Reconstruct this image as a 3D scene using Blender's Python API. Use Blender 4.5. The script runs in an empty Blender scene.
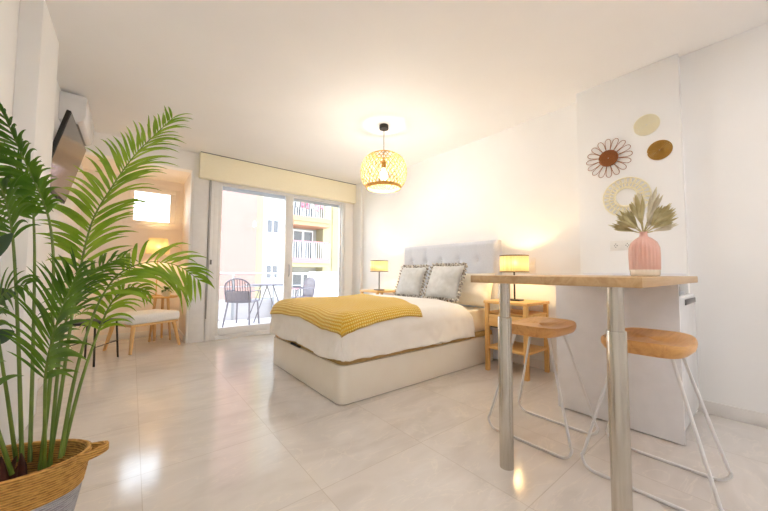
import bpy, bmesh, math, random
from math import sin, cos, pi, radians, sqrt, atan2
from mathutils import Vector, Matrix, noise
random.seed(7)
SC = bpy.context.scene
COL = SC.collection

# ------------------------------------------------------------------ materials
def nodes_of(name):
    m = bpy.data.materials.new(name); m.use_nodes = True
    nt = m.node_tree; nt.nodes.clear()
    out = nt.nodes.new('ShaderNodeOutputMaterial')
    return m, nt, out

def lin(c):
    return tuple(((v / 255.0) / 12.92 if v / 255.0 <= 0.04045 else ((v / 255.0 + 0.055) / 1.055) ** 2.4) for v in c) + (1.0,)

def objco(nt, scale=(1, 1, 1)):
    tc = nt.nodes.new('ShaderNodeTexCoord'); mp = nt.nodes.new('ShaderNodeMapping')
    mp.inputs['Scale'].default_value = scale
    nt.links.new(tc.outputs['Object'], mp.inputs['Vector'])
    return mp.outputs['Vector']

def ramp(nt, fac, stops):
    r = nt.nodes.new('ShaderNodeValToRGB'); nt.links.new(fac, r.inputs['Fac'])
    els = r.color_ramp.elements
    while len(els) < len(stops): els.new(0.5)
    for e, (p, c) in zip(els, stops): e.position = p; e.color = c
    return r.outputs['Color']

def paint(name, c, rough=0.5, c2=None, nscale=12.0, stretch=(1, 1, 1), bump=0.0, bscale=None, metal=0.0, spec=0.5, coat=0.0, sheen=0.0, translucent=0.0, detail=4.0):
    """principled surface with a procedural noise tint and bump"""
    m, nt, out = nodes_of(name)
    p = nt.nodes.new('ShaderNodeBsdfPrincipled')
    p.inputs['Roughness'].default_value = rough; p.inputs['Metallic'].default_value = metal
    p.inputs['Specular IOR Level'].default_value = spec
    p.inputs['Coat Weight'].default_value = coat; p.inputs['Sheen Weight'].default_value = sheen
    vec = objco(nt, stretch)
    n = nt.nodes.new('ShaderNodeTexNoise'); n.inputs['Scale'].default_value = nscale; n.inputs['Detail'].default_value = detail
    nt.links.new(vec, n.inputs['Vector'])
    a = lin(c); b = lin(c2) if c2 else tuple(v * 0.96 for v in a[:3]) + (1,)
    colr = ramp(nt, n.outputs['Fac'], [(0.35, a), (0.65, b)])
    nt.links.new(colr, p.inputs['Base Color'])
    if bump > 0:
        n2 = nt.nodes.new('ShaderNodeTexNoise'); n2.inputs['Scale'].default_value = bscale or nscale * 4
        nt.links.new(vec, n2.inputs['Vector'])
        bp = nt.nodes.new('ShaderNodeBump'); bp.inputs['Strength'].default_value = bump; bp.inputs['Distance'].default_value = 0.01
        nt.links.new(n2.outputs['Fac'], bp.inputs['Height']); nt.links.new(bp.outputs['Normal'], p.inputs['Normal'])
    sh = p.outputs['BSDF']
    if translucent > 0:
        t = nt.nodes.new('ShaderNodeBsdfTranslucent'); nt.links.new(colr, t.inputs['Color'])
        mx = nt.nodes.new('ShaderNodeMixShader'); mx.inputs['Fac'].default_value = translucent
        nt.links.new(sh, mx.inputs[1]); nt.links.new(t.outputs['BSDF'], mx.inputs[2]); sh = mx.outputs['Shader']
    nt.links.new(sh, out.inputs['Surface'])
    return m

def wood(name, c, c2, axis='X', scale=3.0, rough=0.45):
    m, nt, out = nodes_of(name)
    p = nt.nodes.new('ShaderNodeBsdfPrincipled'); p.inputs['Roughness'].default_value = rough
    st = {'X': (0.6, 9, 9), 'Y': (9, 0.6, 9), 'Z': (9, 9, 0.6)}[axis]
    vec = objco(nt, st)
    n = nt.nodes.new('ShaderNodeTexNoise'); n.inputs['Scale'].default_value = scale; n.inputs['Detail'].default_value = 6; n.inputs['Distortion'].default_value = 0.6
    nt.links.new(vec, n.inputs['Vector'])
    cr = ramp(nt, n.outputs['Fac'], [(0.3, lin(c2)), (0.5, lin(c)), (0.72, lin(c2))])
    nt.links.new(cr, p.inputs['Base Color'])
    bp = nt.nodes.new('ShaderNodeBump'); bp.inputs['Strength'].default_value = 0.08; bp.inputs['Distance'].default_value = 0.004
    nt.links.new(n.outputs['Fac'], bp.inputs['Height']); nt.links.new(bp.outputs['Normal'], p.inputs['Normal'])
    nt.links.new(p.outputs['BSDF'], out.inputs['Surface'])
    return m

def woven(name, c, c2, sx=60, sz=60, rough=0.7, axes=('X', 'Z'), translucent=0.0, clear=0.0, bump=0.5):
    """basket / fabric weave made of two crossing wave textures"""
    m, nt, out = nodes_of(name)
    p = nt.nodes.new('ShaderNodeBsdfPrincipled'); p.inputs['Roughness'].default_value = rough
    vec = objco(nt)
    ws = []
    for ax, s in ((axes[0], sx), (axes[1], sz)):
        w = nt.nodes.new('ShaderNodeTexWave'); w.bands_direction = ax; w.inputs['Scale'].default_value = s / 6.283
        w.inputs['Distortion'].default_value = 0.8; w.inputs['Detail Scale'].default_value = 2
        nt.links.new(vec, w.inputs['Vector']); ws.append(w.outputs['Fac'])
    mul = nt.nodes.new('ShaderNodeMath'); mul.operation = 'MULTIPLY'
    nt.links.new(ws[0], mul.inputs[0]); nt.links.new(ws[1], mul.inputs[1])
    cr = ramp(nt, mul.outputs[0], [(0.05, lin(c2)), (0.5, lin(c))])
    nt.links.new(cr, p.inputs['Base Color'])
    bp = nt.nodes.new('ShaderNodeBump'); bp.inputs['Strength'].default_value = bump; bp.inputs['Distance'].default_value = 0.006
    nt.links.new(mul.outputs[0], bp.inputs['Height']); nt.links.new(bp.outputs['Normal'], p.inputs['Normal'])
    sh = p.outputs['BSDF']
    if translucent:
        t = nt.nodes.new('ShaderNodeBsdfTranslucent'); nt.links.new(cr, t.inputs['Color'])
        mx = nt.nodes.new('ShaderNodeMixShader'); mx.inputs['Fac'].default_value = translucent
        nt.links.new(sh, mx.inputs[1]); nt.links.new(t.outputs['BSDF'], mx.inputs[2]); sh = mx.outputs['Shader']
    if clear:
        tr = nt.nodes.new('ShaderNodeBsdfTransparent')
        mx = nt.nodes.new('ShaderNodeMixShader'); mx.inputs['Fac'].default_value = clear
        nt.links.new(sh, mx.inputs[1]); nt.links.new(tr.outputs['BSDF'], mx.inputs[2]); sh = mx.outputs['Shader']
    nt.links.new(sh, out.inputs['Surface'])
    return m

def coiled(name, c, c2):
    """horizontal rope coils with a mottled straw tint"""
    m, nt, out = nodes_of(name); L = nt.links.new
    p = nt.nodes.new('ShaderNodeBsdfPrincipled'); p.inputs['Roughness'].default_value = 0.8
    vec = objco(nt); w = nt.nodes.new('ShaderNodeTexWave'); w.bands_direction = 'Z'; w.inputs['Scale'].default_value = 40; w.inputs['Distortion'].default_value = 0.5
    L(vec, w.inputs['Vector'])
    n = nt.nodes.new('ShaderNodeTexNoise'); n.inputs['Scale'].default_value = 45; L(objco(nt, (1, 1, 3)), n.inputs['Vector'])
    ml = nt.nodes.new('ShaderNodeMath'); ml.operation = 'MULTIPLY_ADD'; L(n.outputs['Fac'], ml.inputs[0]); ml.inputs[1].default_value = 1.1
    sc = nt.nodes.new('ShaderNodeMath'); sc.operation = 'MULTIPLY'; L(w.outputs['Fac'], sc.inputs[0]); sc.inputs[1].default_value = 0.4; L(sc.outputs[0], ml.inputs[2])
    cr = ramp(nt, ml.outputs[0], [(0.45, lin(c2)), (0.85, lin(c))]); L(cr, p.inputs['Base Color'])
    bp = nt.nodes.new('ShaderNodeBump'); bp.inputs['Strength'].default_value = 0.7; bp.inputs['Distance'].default_value = 0.005
    L(w.outputs['Fac'], bp.inputs['Height']); L(bp.outputs['Normal'], p.inputs['Normal']); L(p.outputs['BSDF'], out.inputs['Surface'])
    return m

def glow(name, c, strength):
    m, nt, out = nodes_of(name)
    e = nt.nodes.new('ShaderNodeEmission'); e.inputs['Color'].default_value = lin(c); e.inputs['Strength'].default_value = strength
    nt.links.new(e.outputs['Emission'], out.inputs['Surface'])
    return m

def glass(name, tint=(250, 252, 252), refl=0.06):
    m, nt, out = nodes_of(name)
    tr = nt.nodes.new('ShaderNodeBsdfTransparent'); tr.inputs['Color'].default_value = lin(tint)
    gl = nt.nodes.new('ShaderNodeBsdfGlossy'); gl.inputs['Roughness'].default_value = 0.02
    fr = nt.nodes.new('ShaderNodeFresnel'); fr.inputs['IOR'].default_value = 1.3
    mx = nt.nodes.new('ShaderNodeMixShader')
    nt.links.new(fr.outputs['Fac'], mx.inputs['Fac'])
    nt.links.new(tr.outputs['BSDF'], mx.inputs[1]); nt.links.new(gl.outputs['BSDF'], mx.inputs[2])
    nt.links.new(mx.outputs['Shader'], out.inputs['Surface'])
    return m

def floor_tiles():
    m, nt, out = nodes_of('marble_tiles')
    p = nt.nodes.new('ShaderNodeBsdfPrincipled')
    L = nt.links.new
    tc = nt.nodes.new('ShaderNodeTexCoord')
    sp = nt.nodes.new('ShaderNodeSeparateXYZ'); L(tc.outputs['Object'], sp.inputs[0])
    def math_(op, a, b=None, bv=0.0):
        n = nt.nodes.new('ShaderNodeMath'); n.operation = op
        if hasattr(a, 'node'): L(a, n.inputs[0])
        else: n.inputs[0].default_value = a
        if b is not None: L(b, n.inputs[1])
        else: n.inputs[1].default_value = bv
        return n.outputs[0]
    S = 0.665
    lines, cells = [], []
    for o, off in ((sp.outputs['X'], 0.075), (sp.outputs['Y'], 0.053)):
        u = math_('DIVIDE', math_('SUBTRACT', o, bv=off), bv=S)
        fl = math_('FLOOR', u); cells.append(fl)
        fr = math_('SUBTRACT', u, fl)
        d = math_('ABSOLUTE', math_('SUBTRACT', fr, bv=0.5))
        lines.append(math_('GREATER_THAN', d, bv=0.5 - 0.0026))
    grout = math_('MAXIMUM', lines[0], lines[1])
    # each tile shifts the vein pattern so that joints read
    cmb = nt.nodes.new('ShaderNodeCombineXYZ')
    L(math_('MULTIPLY', cells[0], bv=3.71), cmb.inputs['X']); L(math_('MULTIPLY', cells[1], bv=5.13), cmb.inputs['Y'])
    add = nt.nodes.new('ShaderNodeVectorMath'); add.operation = 'ADD'; L(tc.outputs['Object'], add.inputs[0]); L(cmb.outputs[0], add.inputs[1])
    mp = nt.nodes.new('ShaderNodeMapping'); mp.inputs['Rotation'].default_value = (0, 0, 0.9); mp.inputs['Scale'].default_value = (1.0, 2.6, 1); L(add.outputs[0], mp.inputs['Vector'])
    n1 = nt.nodes.new('ShaderNodeTexNoise'); n1.inputs['Scale'].default_value = 1.6; n1.inputs['Detail'].default_value = 5; n1.inputs['Distortion'].default_value = 1.2
    L(mp.outputs[0], n1.inputs['Vector'])
    base = ramp(nt, n1.outputs['Fac'], [(0.3, lin((206, 200, 195))), (0.55, lin((218, 213, 209))), (0.75, lin((212, 206, 201)))])
    n2 = nt.nodes.new('ShaderNodeTexNoise'); n2.inputs['Scale'].default_value = 1.3; n2.inputs['Detail'].default_value = 7; n2.inputs['Distortion'].default_value = 2.2
    L(mp.outputs[0], n2.inputs['Vector'])
    vein = ramp(nt, n2.outputs['Fac'], [(0.485, (0, 0, 0, 1)), (0.5, (1, 1, 1, 1)), (0.515, (0, 0, 0, 1))])
    mx = nt.nodes.new('ShaderNodeMix'); mx.data_type = 'RGBA'
    L(math_('MULTIPLY', vein, bv=0.45), mx.inputs['Factor']); L(base, mx.inputs['A']); mx.inputs['B'].default_value = lin((232, 225, 216))
    mg = nt.nodes.new('ShaderNodeMix'); mg.data_type = 'RGBA'
    L(math_('MULTIPLY', grout, bv=0.5), mg.inputs['Factor']); L(mx.outputs['Result'], mg.inputs['A']); mg.inputs['B'].default_value = lin((176, 164, 150))
    L(mg.outputs['Result'], p.inputs['Base Color'])
    rg = nt.nodes.new('ShaderNodeMapRange'); L(n1.outputs['Fac'], rg.inputs['Value']); rg.inputs['To Min'].default_value = 0.10; rg.inputs['To Max'].default_value = 0.16
    L(rg.outputs[0], p.inputs['Roughness'])
    p.inputs['Specular IOR Level'].default_value = 0.65
    bp = nt.nodes.new('ShaderNodeBump'); bp.inputs['Strength'].default_value = 0.3; bp.inputs['Distance'].default_value = 0.002; bp.invert = True
    L(grout, bp.inputs['Height']); L(bp.outputs['Normal'], p.inputs['Normal'])
    L(p.outputs['BSDF'], out.inputs['Surface'])
    return m

def chevron_knit():
    m, nt, out = nodes_of('yellow_knit')
    p = nt.nodes.new('ShaderNodeBsdfPrincipled'); p.inputs['Roughness'].default_value = 0.85; p.inputs['Sheen Weight'].default_value = 0.3
    L = nt.links.new
    uv = nt.nodes.new('ShaderNodeUVMap'); uv.uv_map = 'UVMap'
    ws = []
    for ax, s in (('X', 14), ('Y', 14)):
        w = nt.nodes.new('ShaderNodeTexWave'); w.bands_direction = ax; w.inputs['Scale'].default_value = s; w.inputs['Distortion'].default_value = 0.6
        L(uv.outputs['UV'], w.inputs['Vector']); ws.append(w.outputs['Fac'])
    mul = nt.nodes.new('ShaderNodeMath'); mul.operation = 'MULTIPLY'; L(ws[0], mul.inputs[0]); L(ws[1], mul.inputs[1])
    cr = ramp(nt, mul.outputs[0], [(0.0, lin((220, 170, 40))), (0.3, lin((244, 205, 78))), (0.8, lin((253, 236, 150)))])
    L(cr, p.inputs['Base Color'])
    bp = nt.nodes.new('ShaderNodeBump'); bp.inputs['Strength'].default_value = 0.9; bp.inputs['Distance'].default_value = 0.01
    L(mul.outputs[0], bp.inputs['Height']); L(bp.outputs['Normal'], p.inputs['Normal'])
    L(p.outputs['BSDF'], out.inputs['Surface'])
    return m

def leafmat(name, c, c2, tr=0.3):
    m, nt, out = nodes_of(name)
    p = nt.nodes.new('ShaderNodeBsdfPrincipled'); p.inputs['Roughness'].default_value = 0.38
    vec = objco(nt)
    n = nt.nodes.new('ShaderNodeTexNoise'); n.inputs['Scale'].default_value = 9
    nt.links.new(vec, n.inputs['Vector'])
    cr = ramp(nt, n.outputs['Fac'], [(0.3, lin(c)), (0.7, lin(c2))])
    nt.links.new(cr, p.inputs['Base Color'])
    t = nt.nodes.new('ShaderNodeBsdfTranslucent'); nt.links.new(cr, t.inputs['Color'])
    mx = nt.nodes.new('ShaderNodeMixShader'); mx.inputs['Fac'].default_value = tr
    nt.links.new(p.outputs['BSDF'], mx.inputs[1]); nt.links.new(t.outputs['BSDF'], mx.inputs[2])
    nt.links.new(mx.outputs['Shader'], out.inputs['Surface'])
    return m

M = {}
M['wall'] = paint('white_wall_paint', (244, 244, 244), 0.6, (242, 242, 242), 3, bump=0.03, bscale=120)
M['ceil'] = paint('white_ceiling_paint', (243, 243, 244), 0.7, (241, 241, 242), 2, bump=0.02, bscale=100)
M['alcove'] = paint('lamp_tinted_white_paint', (246, 236, 226), 0.6, (244, 233, 222), 3, bump=0.03, bscale=120)  # near white, with the warmth of lamplight tinted into the colour
M['floor'] = floor_tiles()
M['skirt'] = paint('white_skirting', (236, 233, 230), 0.4)
M['pvc'] = paint('white_window_frame', (232, 232, 234), 0.3)
M['pvcgrey'] = paint('pale_grey_louvre', (192, 196, 204), 0.35)
M['glass'] = glass('window_glass')
M['blind'] = paint('cream_blind_fabric', (250, 245, 222), 0.75, (247, 241, 216), 30, stretch=(1, 1, 8))
M['bedwhite'] = paint('white_bed_laminate', (240, 234, 222), 0.35, (238, 231, 218), 6)
M['bedtan'] = paint('tan_bed_platform', (196, 164, 106), 0.7, (184, 152, 96), 40, bump=0.1)
M['black'] = paint('black_metal', (28, 27, 26), 0.4)
M['blackgloss'] = paint('glossy_black_screen', (24, 22, 22), 0.12, spec=0.7)
M['blackplastic'] = paint('black_plastic', (22, 21, 21), 0.5)
M['linen'] = paint('white_linen', (244, 241, 236), 0.85, (240, 236, 230), 8, bump=0.12, bscale=18, sheen=0.2)
M['sheet'] = paint('cream_sheet', (243, 236, 220), 0.85, (240, 231, 212), 10, bump=0.15, bscale=20)
M['knit'] = chevron_knit()
M['headb'] = paint('pale_grey_upholstery', (212, 216, 226), 0.75, (206, 210, 221), 60, bump=0.08, bscale=200, sheen=0.2)
M['cush'] = paint('light_grey_cushion_cloth', (202, 203, 203), 0.85, (190, 191, 190), 14, bump=0.1, bscale=90, sheen=0.2)
M['ruffle'] = paint('speckled_ruffle', (92, 84, 78), 0.9, (222, 216, 206), 45, detail=2, bump=0.3)
M['pine'] = wood('honey_pine', (226, 180, 112), (208, 158, 90), 'Z')
M['piney'] = wood('honey_pine_board', (230, 186, 118), (214, 166, 98), 'Y')
M['oak'] = wood('oak_table_top', (200, 168, 126), (184, 148, 104), 'X', rough=0.4)
M['acacia'] = wood('warm_stool_wood', (218, 166, 100), (196, 138, 76), 'X', rough=0.35)
M['steel'] = paint('brushed_steel', (206, 200, 190), 0.22, (190, 184, 174), 60, stretch=(1, 1, 0.05), metal=1.0)
M['whitemetal'] = paint('white_powder_coat', (228, 228, 230), 0.35)
M['whitelam'] = paint('white_laminate', (236, 236, 240), 0.3)
M['fridge'] = paint('white_fridge_enamel', (232, 234, 238), 0.25)
M['greyplastic'] = paint('grey_plastic', (120, 120, 122), 0.5)
M['bamboo'] = paint('bamboo_strips', (212, 172, 98), 0.55, (198, 156, 80), 30, translucent=0.12)
M['rattan'] = woven('rattan_shade', (252, 244, 218), (240, 220, 176), 260, 260, 0.7, ('X', 'Z'), translucent=0.5, clear=0.06)
M['bulb'] = glow('warm_bulb', (255, 246, 232), 310)
M['bulb_small'] = glow('warm_small_bulb', (255, 216, 150), 190)
M['fill'] = glow('fill_light_lens', (255, 250, 246), 160)  # emission of the added ceiling fill lights
M['seagrass'] = coiled('seagrass_coils', (212, 164, 88), (150, 102, 44))
M['greyband'] = coiled('grey_rope_coils', (186, 186, 192), (140, 140, 148))
M['soil'] = paint('dark_soil', (44, 36, 28), 0.95, (26, 22, 18), 50, bump=1.0)
M['leaf'] = leafmat('bright_palm_leaf', (112, 152, 30), (156, 186, 58), 0.35)
M['leafdark'] = leafmat('deep_palm_leaf', (56, 100, 18), (108, 148, 38), 0.28)
M['stalk'] = paint('green_palm_stalk', (112, 134, 52), 0.45, (88, 112, 40), 12, stretch=(4, 4, 0.6))
M['sheath'] = paint('brown_leaf_sheath', (88, 44, 30), 0.7, (58, 28, 20), 20)
M['broad'] = leafmat('dull_broad_leaf', (52, 78, 50), (74, 98, 66), 0.15)
M['cushwhite'] = paint('white_boucle', (244, 242, 240), 0.9, (236, 234, 232), 60, bump=0.4, bscale=120)
M['beech'] = wood('pale_beech', (226, 186, 130), (212, 168, 110), 'Z')
M['pink'] = paint('pink_ribbed_glass', (243, 204, 192), 0.15, (239, 192, 178), 10, translucent=0.25)
M['pinkbase'] = paint('clear_vase_foot', (250, 244, 234), 0.1)
M['dried'] = paint('dried_palm_leaf', (212, 203, 160), 0.8, (178, 162, 108), 14, translucent=0.15)
M['driedpale'] = paint('pale_dried_leaf', (228, 220, 198), 0.8, (210, 200, 170), 14, translucent=0.15)
M['brownrattan'] = woven('brown_rattan', (178, 110, 48), (132, 74, 28), 500, 500, 0.6, ('Y', 'Z'))
M['strawpale'] = woven('pale_straw', (253, 249, 228), (246, 237, 204), 420, 420, 0.7, ('Y', 'Z'))
M['ochre'] = woven('ochre_straw', (204, 160, 72), (160, 116, 44), 460, 460, 0.7, ('Y', 'Z'))
M['socket'] = paint('white_socket_plastic', (238, 236, 232), 0.3)
M['b_pink'] = paint('pink_render', (134, 104, 99), 0.9, (131, 101, 96), 1)
M['b_yellow'] = paint('yellow_render', (136, 131, 98), 0.9, (133, 128, 95), 1)
M['b_paleyellow'] = paint('pale_yellow_render', (138, 132, 104), 0.9, (135, 129, 101), 1)
M['b_white'] = paint('white_render', (138, 138, 134), 0.9, (135, 135, 131), 1)
M['b_orange'] = paint('orange_soffit', (160, 116, 90), 0.9)
M['b_red'] = paint('dusty_red_railing', (150, 96, 104), 0.6)
M['b_glass'] = paint('dark_window_pane', (70, 74, 82), 0.1)
M['b_flower'] = paint('pink_laundry', (140, 60, 80), 0.8, (160, 132, 136), 6)
M['balc'] = paint('pale_balcony_tile', (198, 193, 192), 0.6, (193, 188, 187), 5)
M['railing'] = paint('grey_aluminium_railing', (170, 172, 176), 0.35, metal=0.5)
M['greychair'] = paint('grey_plastic_chair', (112, 106, 114), 0.5)
M['ground'] = paint('street_paving', (130, 127, 122), 0.9)
M['parapet'] = paint('white_screen_panel', (205, 202, 206), 0.6)

# ------------------------------------------------------------------ mesh builder
class MB:
    def __init__(s): s.v = []; s.f = []; s.mi = []; s.uv = None
    def _add(s, vs, fs, mi=0):
        o = len(s.v); s.v += [tuple(v) for v in vs]
        for f in fs: s.f.append(tuple(i + o for i in f)); s.mi.append(mi)
    def box(s, x0, x1, y0, y1, z0, z1, rot=None, mi=0):
        vs = [Vector((x, y, z)) for x in (x0, x1) for y in (y0, y1) for z in (z0, z1)]
        if rot is not None: vs = [rot @ v for v in vs]
        s._add(vs, [(0, 1, 3, 2), (4, 6, 7, 5), (0, 4, 5, 1), (2, 3, 7, 6), (0, 2, 6, 4), (1, 5, 7, 3)], mi); return s
    def tube(s, pts, r, n=8, closed=False, mi=0):
        P = [Vector(p) for p in pts]; k = len(P)
        R = r if isinstance(r, (list, tuple)) else [r] * k
        T = []
        for i in range(k):
            a = P[(i - 1) % k] if (closed or i > 0) else P[i]; b = P[(i + 1) % k] if (closed or i < k - 1) else P[i]
            T.append((b - a).normalized())
        up = Vector((0, 0, 1)) if abs(T[0].z) < 0.9 else Vector((1, 0, 0))
        N = (up - T[0] * up.dot(T[0])).normalized(); vs = []
        for i in range(k):
            N = (N - T[i] * N.dot(T[i]))
            N = N.normalized() if N.length > 1e-6 else T[i].orthogonal().normalized()
            B = T[i].cross(N)
            for j in range(n):
                a = 2 * pi * j / n; vs.append(P[i] + (N * cos(a) + B * sin(a)) * R[i])
        fs = []
        for i in range(k if closed else k - 1):
            for j in range(n):
                a = i * n + j; b = i * n + (j + 1) % n; c = ((i + 1) % k) * n + (j + 1) % n; d = ((i + 1) % k) * n + j
                fs.append((a, b, c, d))
        if not closed: fs += [tuple(range(n - 1, -1, -1)), tuple(range((k - 1) * n, k * n))]
        s._add(vs, fs, mi); return s
    def lathe(s, prof, n=32, c=(0, 0, 0), sx=1.0, sy=1.0, cap0=True, cap1=True, mi=0):
        vs = []; k = len(prof)
        for (r, z) in prof:
            for j in range(n):
                a = 2 * pi * j / n; vs.append((c[0] + r * cos(a) * sx, c[1] + r * sin(a) * sy, c[2] + z))
        fs = [(i * n + j, i * n + (j + 1) % n, (i + 1) * n + (j + 1) % n, (i + 1) * n + j) for i in range(k - 1) for j in range(n)]
        if cap0: fs.append(tuple(range(n - 1, -1, -1)))
        if cap1: fs.append(tuple(range((k - 1) * n, k * n)))
        s._add(vs, fs, mi); return s
    def grid(s, fn, nu, nv, mi=0, closed_u=False):
        vs = [fn(i / (nu if closed_u else nu - 1), j / (nv - 1)) for i in range(nu) for j in range(nv)]
        fs = []
        for i in range(nu if closed_u else nu - 1):
            for j in range(nv - 1):
                i2 = (i + 1) % nu
                fs.append((i * nv + j, i2 * nv + j, i2 * nv + j + 1, i * nv + j + 1))
        s._add(vs, fs, mi); return s
    def prism(s, poly, z0, z1, mi=0):
        n = len(poly); vs = [(x, y, z0) for x, y in poly] + [(x, y, z1) for x, y in poly]
        fs = [(i, (i + 1) % n, n + (i + 1) % n, n + i) for i in range(n)] + [tuple(range(n - 1, -1, -1)), tuple(range(n, 2 * n))]
        s._add(vs, fs, mi); return s
    def ball(s, c, r, n=12, sz=1.0, mi=0):
        prof = [(max(1e-4, r * sin(pi * i / n)), -r * cos(pi * i / n) * sz) for i in range(n + 1)]
        return s.lathe(prof, n * 2, c, mi=mi)
    def build(s, name, mats, parent=None, bevel=0.0, seg=2, angle=35, smooth=True, solid=0.0, merge=False):
        me = bpy.data.meshes.new(name); me.from_pydata(s.v, [], s.f)
        if not isinstance(mats, (list, tuple)): mats = [mats]
        for m in mats: me.materials.append(m)
        for p, i in zip(me.polygons, s.mi): p.material_index = i
        if s.uv is not None:
            ul = me.uv_layers.new(name='UVMap')
            for lp in me.loops: ul.data[lp.index].uv = s.uv[lp.vertex_index]
        bm = bmesh.new(); bm.from_mesh(me)
        if merge: bmesh.ops.remove_doubles(bm, verts=bm.verts, dist=1e-5)
        bmesh.ops.recalc_face_normals(bm, faces=bm.faces)
        A = radians(angle)
        if bevel > 0:
            es = [e for e in bm.edges if len(e.link_faces) == 2 and e.calc_face_angle(0) > A]
            bmesh.ops.bevel(bm, geom=es, offset=bevel, segments=seg, profile=0.5, affect='EDGES', clamp_overlap=True)
        for f in bm.faces: f.smooth = smooth
        for e in bm.edges:
            if len(e.link_faces) == 2 and e.calc_face_angle(0) > A: e.smooth = False
        bm.to_mesh(me); bm.free()
        o = bpy.data.objects.new(name, me); COL.objects.link(o)
        if parent is not None: o.parent = parent
        if solid:
            md = o.modifiers.new('thickness', 'SOLIDIFY'); md.thickness = solid; md.offset = 0
        return o

def tag(o, label, cat, group=None, kind=None):
    o['label'] = label; o['category'] = cat
    if group: o['group'] = group
    if kind: o['kind'] = kind
    return o

def thing(name, label, cat, loc=(0, 0, 0), rz=0.0, group=None):
    o = bpy.data.objects.new(name, None); COL.objects.link(o)
    o.empty_display_size = 0.1; o.location = loc; o.rotation_euler = (0, 0, rz)
    return tag(o, label, cat, group)

def struct(name, mb, mat, label, cat, bevel=0.0, parent=None):
    return tag(mb.build(name, mat, parent, bevel=bevel), label, cat, kind='structure')

def kids(o): return [c for c in bpy.data.objects if c.parent == o]
def copy_tree(o, parent=None):
    c = o.copy(); COL.objects.link(c); c.parent = parent
    for ch in kids(o): copy_tree(ch, c)
    return c

def catmull(P, n=8):
    P = [Vector(p) for p in P]; out = []
    for i in range(len(P) - 1):
        p0 = P[max(i - 1, 0)]; p1 = P[i]; p2 = P[i + 1]; p3 = P[min(i + 2, len(P) - 1)]
        for k in range(n):
            t = k / n
            out.append(0.5 * ((2 * p1) + (p2 - p0) * t + (2 * p0 - 5 * p1 + 4 * p2 - p3) * t * t + (3 * p1 - p0 - 3 * p2 + p3) * t ** 3))
    out.append(P[-1]); return out

def sm(a, b, x):
    t = max(0.0, min(1.0, (x - a) / (b - a))); return t * t * (3 - 2 * t)
def nz(x, y, z=0.0): return noise.noise(Vector((x, y, z)))

# ------------------------------------------------------------------ room shell
CZ = 2.77
struct('floor', MB().box(-0.75, 3.75, -2.4, 6.3, -0.12, 0), M['floor'], 'glossy beige marble tile floor of the whole room', 'floor')
struct('ceiling', MB().box(-0.75, 3.75, -2.4, 5.34, CZ, CZ + 0.15), M['ceil'], 'plain white ceiling carrying the pendant lamp', 'ceiling')
struct('wall_left', MB().box(-0.75, -0.6, -2.4, 6.4, 0, CZ), M['wall'], 'white left wall with the tilted television', 'wall')
struct('trim_1', MB().box(-0.6, -0.5, 2.85, 3.37, 0, CZ), M['wall'], 'white square column on the left wall behind the palm', 'column', bevel=0.004)
BY = 5.28
bw = MB()
bw.box(-0.6, 3.75, BY, BY + 0.14, 2.50, CZ)            # over alcove and door
bw.box(0.635, 0.86, BY, BY + 0.14, 0, 2.50)            # pier
bw.box(0.86, 3.25, BY, BY + 0.14, 2.42, 2.50)
bw.box(3.25, 3.75, BY, BY + 0.14, 0, 2.50)
struct('wall_back', bw, M['wall'], 'white window wall above and around the sliding balcony door', 'wall')
al = MB()
AY = 6.2
al.box(0.635, 0.75, BY + 0.14, AY + 0.12, 0, 2.62)     # side of alcove
al.box(-0.6, 0.635, AY, AY + 0.12, 0, 1.76)
al.box(-0.6, 0.635, AY, AY + 0.12, 2.36, 2.62)
al.box(-0.6, -0.08, AY, AY + 0.12, 1.76, 2.36)
al.box(0.53, 0.635, AY, AY + 0.12, 1.76, 2.36)
al.box(-0.6, 0.635, BY + 0.14, AY, 2.50, 2.62)
struct('wall_alcove', al, M['alcove'], 'alcove walls beyond the palm, lamplight warmth put into the paint', 'wall')
struct('baseboard_alcove', MB().box(0.62, 0.635, BY + 0.14, AY - 0.015, 0, 0.09).box(-0.6, 0.635, AY - 0.015, AY, 0, 0.09), M['skirt'], 'low skirting board around the warm-lit alcove', 'baseboard', bevel=0.003)
hw = MB(); hw.box(3.48, 3.75, 1.10, BY, 0, CZ)
struct('wall_headboard', hw, M['wall'], 'plain white wall behind the bed headboard', 'wall')
struct('trim_2', MB().box(3.43, 3.48, 5.0, BY, 0, CZ), M['wall'], 'slim white corner pilaster at right end of the blind', 'column', bevel=0.004)
struct('trim_3', MB().box(3.30, 3.75, 0.415, 1.145, 0, CZ), M['wall'], 'white wall pillar carrying the woven wall decorations', 'column', bevel=0.004)
struct('wall_right', MB().box(3.37, 3.75, -2.4, 0.415, 0, CZ), M['wall'], 'plain white wall at right edge of the photo', 'wall')
struct('wall_front', MB().box(-0.6, 3.37, -2.4, -2.25, 0, CZ), M['wall'], 'white wall behind the camera', 'wall')
struct('baseboard_right', MB().box(3.355, 3.37, -2.2, 0.415, 0, 0.092).box(3.29, 3.355, 0.40, 0.415, 0, 0.092), M['skirt'], 'white skirting board along the right wall', 'baseboard', bevel=0.004)
struct('baseboard_headboard', MB().box(3.466, 3.48, 1.145, 2.03, 0, 0.09).box(3.466, 3.48, 3.72, 5.0, 0, 0.09), M['skirt'], 'white skirting board below the headboard wall', 'baseboard', bevel=0.003)
struct('baseboard_left', MB().box(-0.6, -0.587, -2.2, 2.85, 0, 0.09).box(-0.6, -0.587, 3.37, 6.18, 0, 0.09), M['skirt'], 'white skirting board along the left wall', 'baseboard', bevel=0.003)

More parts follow.
